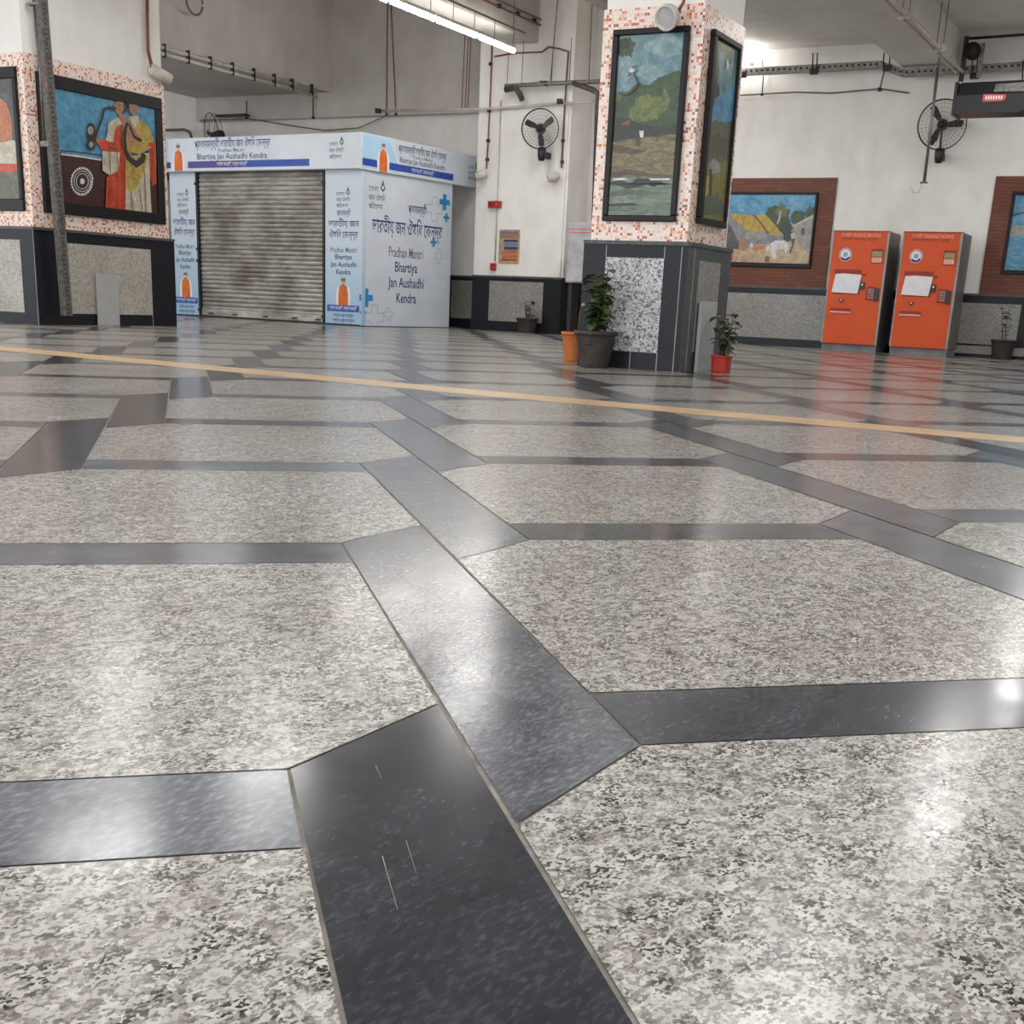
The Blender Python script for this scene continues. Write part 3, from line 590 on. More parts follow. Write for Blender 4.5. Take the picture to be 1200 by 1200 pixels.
def logo(q, fr, cx, z, k, d):
    for i, (t_, w_) in enumerate((('েসবা', .5), ('জন ঔষিধ', .85), ('পিরেষবা', .72))):
        q.text(t_, cx-.45*k, z-.27*k*i, .24*k, d, 'ink_grey', fr, width=w_*k, align='L')
    c = (cx+.27*k, z+.13*k)
    q.poly([(c[0]-.13*k, c[1]), (c[0]-.05*k, c[1]+.17*k), (c[0], c[1]+.3*k), (c[0]+.05*k, c[1]+.17*k), (c[0]+.13*k, c[1]), (c[0], c[1]-.12*k)], d, 'leaf_logo', fr)
    q.disc((c[0], c[1]+.03*k), .055*k, d+.001, 'sign_white', fr, 12)
# header board, front
q = MB(); hx0 = -17.75; q.box((hx0, KB, 0), (KX, KT, -.9), 'sign_white', FK, .01)
hpt = lambda x, y: FK.px(x, y)
q.poly([(hx0, KB+.03), (hx0+.75, KB+.03), (hx0+.75, KT-.02), (hx0, KT-.02)], .001, 'sign_blue', FK)
u0 = lx(FK, 302/10+190, 190); u1 = lx(FK, 300+62.5, 190); um = lx(FK, 190+90, 190)
q.poly([(u0, KB+.055), (um, KB+.055), (um, KB+.165), (u0, KB+.165)], .002, 'bar_purple', FK); q.poly([(um, KB+.055), (u1, KB+.055), (u1, KB+.165), (um, KB+.165)], .002, 'bar_blue', FK)
q.poly([(hx0, KB+.06), (lx(FK, 200, 190), KB+.06), (lx(FK, 200, 190), KB+.16), (hx0, KB+.16)], .002, 'ink_blue', FK)
man(q, FK, lx(FK, 209, 180), KB+.015, .46, .003)
ua, ub = lx(FK, 228, 165), lx(FK, 317, 165)
q.text(BN1, (ua+ub)/2, KT-.165, .17, .002, 'ink_blue', FK, width=ub-ua)
q.text('Pradhan Mantri', lx(FK, 271, 175), KB+.305, .085, .002, 'ink_grey', FK, width=.62)
ua, ub = lx(FK, 231, 183), lx(FK, 313, 183); q.text('Bhartiya Jan Aushadhi Kendra', (ua+ub)/2, KB+.195, .135, .002, 'ink_blue', FK, width=ub-ua)
ua, ub = lx(FK, 254, 190), lx(FK, 290, 190); q.text(SLG, (ua+ub)/2, KB+.085, .085, .003, 'white_ink', FK, width=ub-ua)
logo(q, FK, lx(FK, 395, 175), KT-.2, .36, .002)
q.build('header_board', kiosk)
# header board, side
q = MB(); q.box((KY+.9, KB, 0), (YW-.21, KT, -.8), 'sign_white', FKS, .01); q.box((KY, KB, 0), (KY+.9, KT, -.02), 'sign_white', FKS)
q.poly([(KY+.05, KB+.03), (lx(FKS, 470, 185), KB+.03), (lx(FKS, 456, 185), KT-.02), (KY+.05, KT-.02)], .001, 'sign_sky', FKS)
ue = lx(FKS, 531, 210)
q.poly([(KY+.05, KB+.06), (ue, KB+.06), (ue, KB+.17), (KY+.05, KB+.17)], .002, 'bar_blue', FKS)
man(q, FKS, lx(FKS, 449, 190), KB+.005, .47, .004)
ua, ub = lx(FKS, 467, 180), lx(FKS, 523, 190)
q.text(BN1, (ua+ub)/2, KT-.185, .16, .002, 'ink_blue', FKS, width=ub-ua); q.text('Pradhan Mantri', (ua+ub)/2, KB+.3, .075, .002, 'ink_grey', FKS, width=.55)
q.text('Bhartiya Jan Aushadhi Kendra', (ua+ub)/2, KB+.205, .125, .002, 'ink_blue', FKS, width=(ub-ua)*.95)
ua, ub = lx(FKS, 482, 205), lx(FKS, 508, 210); q.text(SLG, (ua+ub)/2, KB+.085, .085, .003, 'white_ink', FKS, width=ub-ua)
logo(q, FKS, lx(FKS, 556, 210)-.05, KT-.24, .34, .002)
q.build('header_board', kiosk)
# front side-panels
FKf = Fr(KC-KU*KX-FK.w*.1, KU)
def front_panel(u0, u1):
    q = MB(); q.box((u0, .02, 0), (u1, KB, -.1), 'sign_fade', FKf, .005); c = (u0+u1)/2; w = u1-u0
    logo(q, FKf, c, 2.07, .34, .002)
    q.text('প্রধানমন্ত্রী', c, 1.76, .12, .002, 'ink_grey', FKf, width=w*.36); q.text('ভারতীয় জন', c, 1.58, .15, .002, 'ink_blue', FKf, width=w*.82); q.text('ঔষিধ েকন্দ্র', c, 1.41, .15, .002, 'ink_blue', FKf, width=w*.78)
    for t_, z_, w_, m_ in (('Pradhan Mantri', 1.18, .7, 'ink_grey'), ('Bhartiya', 1.07, .45, 'ink_blue'), ('Jan Aushadhi', .95, .7, 'ink_blue'), ('Kendra', .83, .38, 'ink_blue')): q.text(t_, c, z_, .115, .002, m_, FKf, width=w*w_)
    man(q, FKf, c, .33, .47, .003)
    q.poly([(u0+.05, .23), (u1-.05, .23), (u1-.05, .33), (u0+.05, .33)], .007, 'bar_blue', FKf); q.text(SLG, c, .255, .08, .008, 'white_ink', FKf, width=w*.75)
    q.text('সস্তা ওষুধ েকনুন', c, .14, .07, .002, 'ink_blue', FKf, width=w*.55); q.text('ভােলা ওষুধ েকনুন', c, .06, .07, .002, 'ink_blue', FKf, width=w*.6)
    return q.build('front_panel', kiosk)
ps0, ps1 = lx(FKf, 236, 370)-.03, lx(FKf, 380, 377)
front_panel(lx(FKf, 201.5, 300), ps0); front_panel(ps1+.02, KX-.03)
# side wall panel
FKp = Fr(KC-KS*KY-FKS.w*.05, KS); q = MB(); sy1 = lx(FKp, 526, 384)
q.box((KY+.1, .01, 0), (sy1, KB, -.04), 'sign_white', FKp, .005)
mid = (KY+.1+sy1)/2
logo(q, FKp, KY+.5, 2.16, .5, .002)
q.text('প্রধানমন্ত্রী', lx(FKp, 489, 250), 1.9, .19, .002, 'ink_blue', FKp, width=.5)
ua, ub = lx(FKp, 436, 265), lx(FKp, 518, 275); q.text('ভারতীয় জন ঔষিধ েকন্দ্র', (ua+ub)/2, 1.53, .31, .002, 'ink_blue', FKp, width=ub-ua)
for t_, y_, w_, m_ in (('Pradhan Mantri', 298, .95, 'ink_grey'), ('Bhartiya', 315, .62, 'ink_blue'), ('Jan Aushadhi', 333, 1.0, 'ink_blue'), ('Kendra', 351, .55, 'ink_blue')):
    c = FKp.px(476, y_); q.text(t_, c[0], c[1]-.06, .24, .002, m_, FKp, width=w_)
def cross(x, y, k, m='cross_blue', out=False):
    c = FKp.px(x, y); a_, b_ = k/2, k/6
    P = [(-b_, a_), (b_, a_), (b_, b_), (a_, b_), (a_, -b_), (b_, -b_), (b_, -a_), (-b_, -a_), (-b_, -b_), (-a_, -b_), (-a_, b_), (-b_, b_)]
    P = [(c[0]+x_*1.15, c[1]+y_) for x_, y_ in P]
    if out: q.line(P+[P[0]], .012, .0015, 'cross_outline', FKp)
    else:
        q.poly(P[0:2]+P[6:8], .002, m, FKp); q.poly([P[11], P[2], P[5], P[8]][0:0] or [P[10], P[3], P[4], P[9]], .0025, m, FKp)
cross(521, 237, .27); cross(523, 255, .15); cross(508, 284, .16); cross(429, 349, .3); cross(425.5, 366, .13)
cross(509, 245, .4, out=True); cross(514, 300, .24, out=True); cross(439, 372, .42, out=True); cross(455, 368, .2, out=True)
q.build('side_panel', kiosk)
# roller shutter
q = MB(); prof = []; n_ = 31; z0s, z1s = .13, KB-.01
for i in range(n_):
    for k, (dz, dy) in enumerate(((0, 0), (.12, .016), (.5, .026), (.8, .012), (.92, -.006))): prof.append((z0s+(z1s-z0s)*(i+dz)/n_, dy))
prof.append((z1s, 0))
for (za, da), (zb, db) in zip(prof, prof[1:]):
    q.face([FKf.p(ps0, za, da-.06), FKf.p(ps1, za, da-.06), FKf.p(ps1, zb, db-.06), FKf.p(ps0, zb, db-.06)], 'shutter_steel', False)
sh_ = q.build('roller_shutter', kiosk)
q = MB(); q.box((ps0+.02, .03, -.085), (ps1-.02, .15, -.02), 'shutter_steel', FKf, .006)
for t in (.07, .27, .52, .75, .93): q.box((ps0+(ps1-ps0)*t, .06, -.02), (ps0+(ps1-ps0)*t+.1, .085, -.005), 'black_plastic', FKf)
q.build('bottom_rail', sh_)
for u in (ps0-.02, ps1-.03):
    q = MB(); q.box((u, .02, -.1), (u+.045, KB, .01), 'dark_metal', FKf)
    for z in (.95, 1.15, 2.25, .1): q.box((u-.01, z, .01), (u+.04, z+.05, .03), 'black_plastic', FKf)
    q.build('guide_rail', kiosk)
q = MB(); q.box((-17.3, .0, -.12), (KX-.05, .03, .0), 'dark_metal', FKf); q.box((-17.3, KB-.1, -.3), (KX-.1, KB, -.12), 'dark_metal', FKf)
q.box((-17.3, 0, -2.45), (KX-.02, KB, -2.4), 'sign_white', FKf); q.box((-17.35, 0, -2.45), (-17.3, KB, .0), 'sign_white', FKf); q.build('rear_cladding', kiosk)
# ------------------------------------------------------------------ ticket vending machines
TX0, TX1, TY0, TY1, TH = -5.47, -4.6, 20.2, 20.95, 1.785
tvm = thing('ticket_machine', ((TX0+TX1)/2, (TY0+TY1)/2, 0), 'orange ticket machine standing left of its twin, nearer the cottage mural', 'ticket machine', 'orange ticket machines against the white wall')
FT = Fr((0, TY0, 0), (1, 0, 0)); Z5 = ((950, 260), 7.5)
q = MB(); q.box((TX0, TY0+.012, .1), (TX1, TY1, TH), 'tvm_side', None, .012); q.build('cabinet', tvm)
q = MB(); q.box((TX0+.01, TY0+.03, 0), (TX1-.01, TY1-.02, .1), 'plinth_grey'); q.build('plinth', tvm)
tp = lambda x, y: FT.px(950+x/7.5, 260+y/7.5)
q = MB(); q.box((TX0+.02, .11, -.012), (TX1-.035, TH-.012, .012), 'tvm_orange', FT, .006)
q.box((TX1-.035, .11, -.012), (TX1, TH-.012, .01), 'tvm_trim', FT); q.box((TX0, .11, -.012), (TX0+.02, TH-.012, .01), 'tvm_trim', FT); q.box((TX0, TH-.014, -.012), (TX1, TH, .014), 'tvm_red', FT); q.box((TX0+.02, .105, -.01), (TX1-.035, .118, .014), 'tvm_red', FT)
a, b_ = tp(275, 112), tp(620, 112); q.text('TICKET VENDING MACHINE', (a[0]+b_[0])/2, a[1]-.03, .075, .0135, 'pale_red_ink', FT, width=(b_[0]-a[0]))
a, b_ = tp(280, 145), tp(590, 145); q.text('িটিকট িবক্রয় যন্ত্র', (a[0]+b_[0])/2, a[1]-.03, .06, .0135, 'tvm_red', FT, width=(b_[0]-a[0]))
fp = q.build('front_door', tvm)
q = MB(); c = tp(308, 288); r = .085; q.prism([(c[0]+(r+.012)*math.cos(2*pi*i/32), c[1]+(r+.012)*math.sin(2*pi*i/32)) for i in range(32)], .012, .014, 'white_ink', FT)
q.ring(c, r-.006, r+.005, .0145, 'navy_ink', FT); q.disc(c, r-.028, .0145, 'emblem_pale', FT); q.ring(c, r-.032, r-.024, .0148, 'navy_ink', FT)
q.ring(c, .038, .06, .015, 'white_ink', FT, 24); q.ring(c, r-.028, r+.004, .0152, 'navy_ink', FT, 14, pi*1.2, pi*1.85)
for i in range(12):
    t = 2*pi*i/12; q.line([c, (c[0]+.034*math.cos(t), c[1]+.034*math.sin(t))], .004, .0155, 'ink_grey', FT)
q.ring(c, .03, .035, .0156, 'ink_grey', FT, 20)
q.build('emblem', tvm)
def rb(name, x0, y0, x1, y1, m, d0, d1, parent=tvm, extra=None):
    a, b_ = tp(x0, y0), tp(x1, y1); q = MB(); q.box((a[0], b_[1], d0), (b_[0], a[1], d1), m, FT, .003)
    if extra: extra(q, a, b_)
    return q.build(name, parent)
def lcdx(q, a, b_):
    w = b_[0]-a[0]; h = a[1]-b_[1]
    q.poly([(a[0]+.012, a[1]-.035), (b_[0]-.012, a[1]-.035), (b_[0]-.012, a[1]-h*.52), (a[0]+.012, a[1]-h*.52)], .0205, 'lcd_olive', FT)
    q.poly([(a[0]+.012, b_[1]+.012), (b_[0]-.012, b_[1]+.012), (b_[0]-.012, a[1]-h*.58), (a[0]+.012, a[1]-h*.58)], .0205, 'pale_red_ink', FT)
rb('status_display', 543, 238, 630, 368, 'tvm_red', .01, .02, extra=lcdx)
rb('touch_screen', 216, 415, 430, 640, 'tvm_red', .01, .016)
a, b_ = tp(212, 455), tp(425, 632); q = MB()
q.prism([(a[0]-.012, b_[1]+.01), (b_[0]-.02, b_[1]), (b_[0]+.012, a[1]-.006), (a[0]+.16, a[1]+.006), (a[0]+.02, a[1]-.004)], .017, .028, 'paper', FT); q.build('paper_cover', tvm)
def reader(q, a, b_): q.disc(((a[0]+b_[0])/2, (a[1]+b_[1])/2+.02), .014, .0305, 'white_ink', FT, 12)
rb('coin_slot', 445, 455, 488, 475, 'tvm_red', .012, .022)
rb('card_reader', 438, 530, 472, 598, 'black_plastic', .012, .03, extra=reader)
def keys(q, a, b_):
    w = b_[0]-a[0]; h = a[1]-b_[1]
    for i in range(3):
        for j in range(4): q.box((a[0]+w*(.2+.24*i), b_[1]+h*(.12+.2*j), .03), (a[0]+w*(.36+.24*i), b_[1]+h*(.24+.2*j), .036), 'tvm_trim', FT)
rb('keypad', 498, 570, 560, 688, 'tvm_red', .012, .03, extra=keys)
rb('note_slot', 567, 582, 592, 700, 'black_plastic', .012, .034)
a = tp(272, 690); q = MB(); q.prism([(a[0]-.04, a[1]+.015), (a[0]+.035, a[1]+.015), (a[0]+.03, a[1]-.01), (a[0], a[1]-.04), (a[0]-.03, a[1]-.012)], .012, .03, 'black_plastic', FT); q.disc(a, .011, .0305, 'white_ink', FT, 10); q.build('coin_tray', tvm)
def tray(q, a, b_): q.box((a[0], b_[1]-.008, .014), (b_[0], b_[1]+.014, .03), 'pale_red_ink', FT)
rb('ticket_tray', 178, 755, 350, 798, 'tvm_red', .01, .018, extra=tray)
t2 = copy_tree(tvm, None, V((1.068, .0, 0)))
t2['label'] = 'orange ticket machine standing right of its twin, nearer the potted plant'
# ------------------------------------------------------------------ wall fans
def ringpts(c, r, a, b, n=40): return [c + a*(r*math.cos(2*pi*i/n)) + b*(r*math.sin(2*pi*i/n)) for i in range(n)]
def wall_fan(c, r, label, rot=0, yaw=0, yback=.35, group='black wall fans'):
    c = V(c); n = V((math.sin(yaw), -math.cos(yaw), -.12)).normalized(); a = n.cross(V((0, 0, 1))).normalized()*-1; b = a.cross(n)*-1
    if b.z < 0: b = -b
    t = thing('wall_fan', c, label, 'fan', group)
    q = MB(); q.tube(ringpts(c+n*.04, r, a, b), .008, 'fan_black', 6, closed=True); q.tube(ringpts(c-n*.06, r*.98, a, b), .005, 'fan_black', 6, closed=True)
    for k in (.3, .5, .68, .84): q.tube(ringpts(c+n*(.1-.06*k), r*k, a, b), .0022, 'metal_grey', 4, closed=True)
    for i in range(36):
        d = a*math.cos(2*pi*i/36)+b*math.sin(2*pi*i/36); q.tube([c+n*.1+d*.05, c+n*.085+d*r*.6, c+n*.04+d*r], .0014, 'metal_grey', 4, False); q.tube([c-n*.11+d*.07, c-n*.1+d*r*.7, c-n*.06+d*r*.98], .0013, 'metal_grey', 4, False)
    q.build('guard', t)
    q = MB(); q.lathe([(0, .06), (.045, .055), (.05, 0), (.05, -.04), (.075, -.06), (.085, -.16), (.06, -.22), (0, -.23)], c, 'fan_black', 20, n); q.build('motor', t)
    for i in range(3):
        th = rot+2*pi*i/3; d = a*math.cos(th)+b*math.sin(th); e = a*-math.sin(th)+b*math.cos(th); q = MB()
        P = [(.05, -.025, 0), (.3*r, -.05, .01), (.8*r, -.06, .02), (.88*r, -.02, .01), (.88*r, .03, -.01), (.6*r, .045, -.02), (.05, .02, -.01)]
        f = [c+d*x+e*y+n*z for x, y, z in P]; g_ = [p-n*.004 for p in f]; k = len(f)
        q.addmesh(f+g_, [tuple(range(k)), tuple(range(k, 2*k))[::-1]]+[(i_, (i_+1) % k, k+(i_+1) % k, k+i_) for i_ in range(k)], 'fan_black'); q.build('blade', t)
    q = MB(); dn = c+V((0, .1, -r*1.02)); q.tube([c-n*.16, c-n*.17-V((0, 0, r*.5)), dn+V((0, .02, .02))], .016, 'fan_black'); q.build('stalk', t)
    q = MB(); q.lathe([(0, .1), (.06, .1), (.075, .06), (.07, -.04), (.05, -.11), (0, -.115)], dn-V((0, 0, .06)), 'fan_black', 16); q.box(dn+V((-.04, .03, -.12)), dn+V((.04, yback, -.02)), 'fan_black'); q.build('bracket', t)
    return t
wall_fan(onY(633, 151, 20.0), .31, 'black wall fan on the white pier, right of the kiosk', .7, .42, .37)
wall_fan(onY(1104, 146, 20.85), .35, 'black wall fan behind the black hanging display, above the ticket machines', 2.2, .15, .33)
wall_fan(onY(250, 158, 20.6), .4, 'black wall fan peeping over the kiosk header board', .9, -.5, .5)
# ------------------------------------------------------------------ lamps
def tube_light(x, y0, y1, z, label, lit=True):
    t = thing('tube_light', (x, (y0+y1)/2, z), label, 'light', 'fluorescent tubes in the row toward the pier')
    q = MB(); q.box((x-.03, y0+.01, z), (x+.03, y1-.01, z+.05), 'white_pipe', None, .006); q.build('batten', t)
    q = MB(); q.tube([(x, y0+.01, z-.03), (x, y1-.01, z-.03)], .034, 'tube_glow', 12); q.build('tube', t)
    for y in (y0+.02, y1-.02):
        q = MB(); q.box((x-.026, y-.012, z-.068), (x+.026, y+.012, z+.002), 'white_pipe'); q.build('end_cap', t)
tl = ['glowing tube light at the pier end of the row', 'glowing tube light, second from the pier in its row', 'glowing tube light, third from the pier in its row', 'glowing tube light, cut by the top photo edge, farthest from the pier']
TXL, TZL = -10.72, 4.4
for i in range(4): tube_light(TXL, 19.25-1.2*(i+1), 19.25-1.2*i, TZL, tl[i])
# suspended channel above the tubes, with drop rods
q = MB(); t = thing('lighting_channel', (TXL, 16.8, TZL+.3), 'thin grey cable channel hung above the glowing tube lights', 'cable channel')
q.box((TXL-.012, 12, TZL+.285), (TXL+.012, 19.6, TZL+.305), 'dirty_pipe'); q.build('channel', t)
for i in range(12):
    q = MB(); y = 12.4+.62*i; q.tube([(TXL, y, TZL+.05), (TXL, y, TZL+.3)], .006, 'dirty_pipe', 6); q.build('drop_rod', t)
for i in range(4): q = MB(); q.tube([(TXL, 12.6+2.2*i, TZL+.3), (TXL, 12.6+2.2*i, 6.3)], .006, 'dirty_pipe', 6); q.build('hanger', t)
# globe lamp on the wall beyond the pillar
lc = onY(872, 70, 20.8); t = thing('globe_lamp', lc, 'bright round lamp on the far wall just right of the tiled pillar', 'light')
q = MB(); q.lathe([(0, -.09)]+[(.105*math.cos(a_), .105*math.sin(a_)) for a_ in [(-.45+.1*i)*pi for i in range(10)]]+[(0, .09)], lc, 'bulb_glow', 20); q.build('globe', t)
q = MB(); q.tube([lc+V((0, .08, 0)), lc+V((0, .4, 0))], .03, 'white_pipe'); q.build('bracket', t)
# ceiling lights of the hall (tube rows over the floor), plus added kiosk fill
def area(x, y, z, sx, sy, w, col=(1, .985, .965)):
    l = bpy.data.lights.new('hall_tube_and_fill', 'AREA'); l.shape = 'RECTANGLE'; l.size = sx; l.size_y = sy; l.energy = w; l.color = col
    o = bpy.data.objects.new('hall_tube_and_fill', l); COL.objects.link(o); o.location = (x, y, z); return o
for x, ys, w in ((-7.72, (-.5, 3, 7.0, 9.3, 13.3, 17.6), 62), (-1.7, (2.5, 7.4, 12.9, 18.5), 85), (3.4, (3, 8, 13, 18), 70), (-10.72, (2.5, 6.2, 10.2), 60)):
    w *= .5
    for y in ys: area(x, y, 4.3, .06, 1.2, w*(2.2 if y == 17.6 else 1))
for x, y in ((-14.0, 5.5), (-14.0, 14.8), (-22, 9), (-22, 16), (-16.6, 15.2)): area(x, y, 4.1, .5, 3.0, 40)  # wide unseen lamps; the two before the kiosk are added to light its front

# ------------------------------------------------------------------ little cylinder spotlights
def spot(c, d, r, L, label, pts, group='white cylinder wall spotlights'):
    c = V(c); d = V(d).normalized(); t = thing('wall_spotlight', c, label, 'spotlight', group)
    q = MB(); q.lathe([(0, 0), (r*.7, 0), (r*.95, min(.02, L*.2)), (r, L*.5), (r, L), (r*.85, L), (r*.8, L-.02), (0, L-.02)], c, 'white_pipe', 20, d); q.build('housing', t)
    q = MB(); q.lathe([(0, L-.015), (r*.8, L-.015)], c, 'cabinet_grey', 20, d); q.build('lens', t)
    if pts:
        q = MB(); q.tube(pts, .013, 'maroon_pipe', 6); q.build('feed_conduit', t)
c = onY(570, 203, 20.28); spot(c, (-.75, -.5, -.35), .07, .2, 'small white spotlight on the pier left edge, above the fire alarm', None)
c = onY(655, 205, 20.28); spot(c, (-.75, -.5, -.35), .07, .2, 'small white spotlight on the pier right edge, below the fan', None)
c = onX(176, 80, LX+.02); spot(c, (.15, .95, -.3), .075, .3, 'white cylinder spotlight at the top right corner of the musicians painting', None)
c = onY(786, 18, PY0-.10); spot(c, (-.1, -.9, -.4), .095, .09, 'round pale spotlight at the top of the tiled pillar', [c+V((.03, .05, .02)), c+V((.08, .05, .1)), c+V((.06, .1, .3))])
# ------------------------------------------------------------------ conduits and trays
def pipe(name, pts, r, m, label, cat='pipe', group=None, n=8, clips=None):
    t = thing(name, pts[0], label, cat, group); q = MB(); q.tube(pts, r, m, n); q.build('pipe', t)
    if clips:
        for p in clips:
            q = MB(); q.box(V(p)-V((r*1.8,)*3), V(p)+V((r*1.8,)*3), 'dark_metal'); q.build('clip', t)
    return t
P2 = lambda x, y, Y=20.36: onY(x, y, Y)
pipe('conduit', [P2(577, 42), P2(575, 105), P2(572, 165), P2(570, 198, 20.33)], .014, 'maroon_pipe', 'reddish conduit running down the pier left edge to the spotlight', 'conduit', None, 6, [P2(575, 75), P2(573, 130), P2(572, 165), P2(571, 187)])
pipe('conduit', [P2(664, 60), P2(666, 60), P2(662, 120), P2(658, 197, 20.33)], .014, 'maroon_pipe', 'reddish conduit down the pier right edge to the second spotlight', 'conduit', None, 6, [P2(660, 165), P2(659, 190)])
pipe('conduit', [P2(580, 66), P2(606, 62), P2(635, 61), P2(643, 55), P2(655, 57), P2(664, 60)], .014, 'maroon_pipe', 'horizontal reddish conduit across the pier above the fan', 'conduit', None, 6)
XB = -10.87
pipe('conduit', [onX(520, -22, XB), onX(570, 1, XB), onX(628, 27, XB), onX(641, 33, XB), onX(643, 53, XB)], .016, 'maroon_pipe', 'upper reddish conduit along the beam side, dropping to the pier', 'conduit', None, 6, [onX(585, 7, XB), onX(607, 16, XB), onX(626, 24, XB)])
pipe('conduit', [onX(540, -20, XB), onX(586, 1, XB), onX(632, 22, XB), onX(645, 30, XB), onX(647, 55, XB)], .014, 'dirty_pipe', 'lower dark conduit along the beam side beside the reddish one', 'conduit', None, 6)
# grey service duct in front of the pier
YD = 20.15
t = thing('service_duct', onY(650, 99, YD), 'grey steel duct with elbows crossing in front of the pier above the fan', 'duct')
q = MB(); q.box(onY(592, 104, YD), onY(598, 100, YD)+V((0, .1, 0)), 'galvanised'); q.tube([onY(592, 101, YD), onY(640, 98, YD), onY(716, 95, YD)], .035, 'galvanised', 8); q.build('duct_run', t)
q = MB(); q.tube([onY(592, 105, YD), onY(604, 103, YD), onY(609, 110, YD), onY(612, 117, YD)], .05, 'duct_dark', 8); q.build('elbow', t)
q = MB(); q.tube([onY(672, 97, YD), onY(696, 106, YD), onY(701, 110, YD), onY(700, 130, YD), onY(696, 258, YD+.3)], .045, 'duct_dark', 8); q.build('down_duct', t)
for x in (594, 611, 646, 667): 
    q = MB(); q.tube([onY(x, 99, YD), onY(x+3, 45, YD)], .006, 'dirty_pipe', 6); q.build('hanger', t)
q = MB(); q.prism([FP.px(640, 98), FP.px(650, 98), FP.px(650, 102), FP.px(648, 104)], .2, .28, 'dark_metal', FP); q.build('bracket', t)
pipe('water_pipe', [onY(443, 130, 20.31), onY(560, 128, 20.31), onY(600, 126, 20.31), onY(654, 121, 20.31), onY(694, 120, 20.31)], .022, 'white_pipe', 'thin white pipe running level from the back wall past the fan', 'pipe', None, 8, [onY(443, 130, 20.2), onY(656, 119, 20.2)])
for i, (x, n_) in enumerate(((545, 'left'), (549, 'middle'), (552, 'right'))):
    pipe('drop_rod', [V((onY(x, 40, 20.75).x, 20.75, 6.3)), onY(x, 40, 20.75), onY(x-4, 128, 20.75)], .008, 'maroon_pipe', f'{n_} of three thin rods hanging left of the pier', 'rod', 'thin hanging rods', 6)
for x, x2, l in ((454, 453, 'left'), (458.5, 464, 'right')):
    pipe('drop_rod', [V((onY(x, 14, YW-.18).x, YW-.18, 6.3)), onY(x, 14, YW-.18), onY(x2, 133, YW-.18)], .01, 'maroon_pipe', f'{l} conduit of the pair down the grey wall above the kiosk', 'conduit', 'conduit pair above the kiosk', 6, [onY(x2, 134, YW-.2)])
for x, l in ((289, 'left'), (367, 'right')):
    pipe('drop_rod', [onY(x, 108 if x > 300 else 118, YW-.22), onY(x, 138, YW-.22)], .012, 'dark_metal', f'{l} of two short dark conduits under the deep beam', 'conduit', 'short dark conduits', 6, [onY(x, 138, YW-.22)])
for x0, x1, l in ((676, 672, 'right edge of the pier'), (694, 690, 'left edge of the tiled pillar'), (657, 645, 'top of the pier')):
    pipe('drop_rod', [V((onY(x0, -8, 20.9 if x0 > 670 else 20.3).x, 20.9 if x0 > 670 else 20.3, 6.3)), onY(x1, 95, 20.9 if x0 > 670 else 20.3)], .008, 'maroon_pipe', f'thin rod hanging from above near the {l}', 'rod', None, 6)
# unlit double batten along the deep beam
XD = -15.64
t = thing('beam_conduits', onX(280, 85, XD), 'pair of pale conduits with black clips along the deep beam bottom edge', 'conduit')
for dy, xe in ((0, 372), (7, 371)):
    q = MB(); q.tube([onX(150, 44.5+dy, XD), onX(xe-25*(dy == 0), 112-.31*25*(dy == 0) + (1 if dy else -5), XD)], .03, 'white_pipe', 8); q.build('conduit', t)
for x in (192, 220, 246, 272, 297, 321, 342, 365):
    y = 54+(x-186)*.265; q = MB(); a = onX(x, y+4, XD); q.box(a-V((.03, .012, .1)), a+V((.04, .012, .1)), 'dark_metal'); q.build('clip', t)
pipe('ceiling_hook', ringpts(onX(228, 2, XD+.15), .19, V((0, 1, 0)), V((0, 0, 1)), 30), .018, 'dirty_pipe', 'grey ring hanging off the deep beam at the top photo edge', 'ring')
pipe('rail', [onY(185, 153, 20.8), onY(216, 152, 20.8), onY(222, 155, 20.8), onY(226, 166, 20.8)], .03, 'metal_grey', 'bent grey pipe above the left end of the kiosk header', 'pipe')
q = MB(); q.box(onY(252, 137, 20.6), onY(287, 133, 20.6)+V((0, .15, 0)), 'dark_metal'); tag(q.build('wall_bracket'), 'dark bar on the wall above the kiosk fan', 'bracket')
# swooping cable on back wall
sw = [onY(190, 144, YW-.06)]
pipe('cable', [onY(235, 141, YW-.18), onY(290, 139, YW-.18), onY(340, 147, YW-.18), onY(380, 153, YW-.18), onY(420, 150, YW-.18), onY(452, 136, YW-.18)], .012, 'dirty_pipe', 'loose cable sagging along the wall above the kiosk', 'cable')
# cable tray on the right wall
YT = 20.85
t = thing('cable_tray', onY(950, 82, YT), 'grey perforated cable tray running along the right wall under the ceiling', 'cable tray')
def traybox(pts, name, m='galvanised'):
    q = MB()
    for a, b_ in zip(pts, pts[1:]):
        a, b_ = V(a), V(b_); d = (b_-a).normalized(); u = V((0, 0, 1))-d*d.z; u.normalize(); w = V((0, 1, 0))
        c = [a+u*.05, a-u*.05, b_-u*.05, b_+u*.05]
        q.addmesh([p-w*.06 for p in c]+[p+w*.06 for p in c], [(0, 1, 2, 3), (7, 6, 5, 4), (0, 4, 5, 1), (1, 5, 6, 2), (2, 6, 7, 3), (3, 7, 4, 0)], m)
        L = (b_-a).length
        for i in range(int(L/.09)):
            p = a+d*(.045+.09*i); f = p-w*.062; q.face([f+u*.02-d*.02, f-u*.012-d*.02, f-u*.012+d*.02, f+u*.02+d*.02], 'dark_metal')
    return q.build(name, t)
traybox([onY(846, 87, YT), onY(866, 85, YT), onY(1034, 76, YT)], 'tray_section'); traybox([onY(1034, 77, YT), onY(1060, 86, YT)], 'tray_section'); traybox([onY(1060, 86, YT), onY(1130, 82, YT), onY(1260, 73, YT)], 'tray_section')
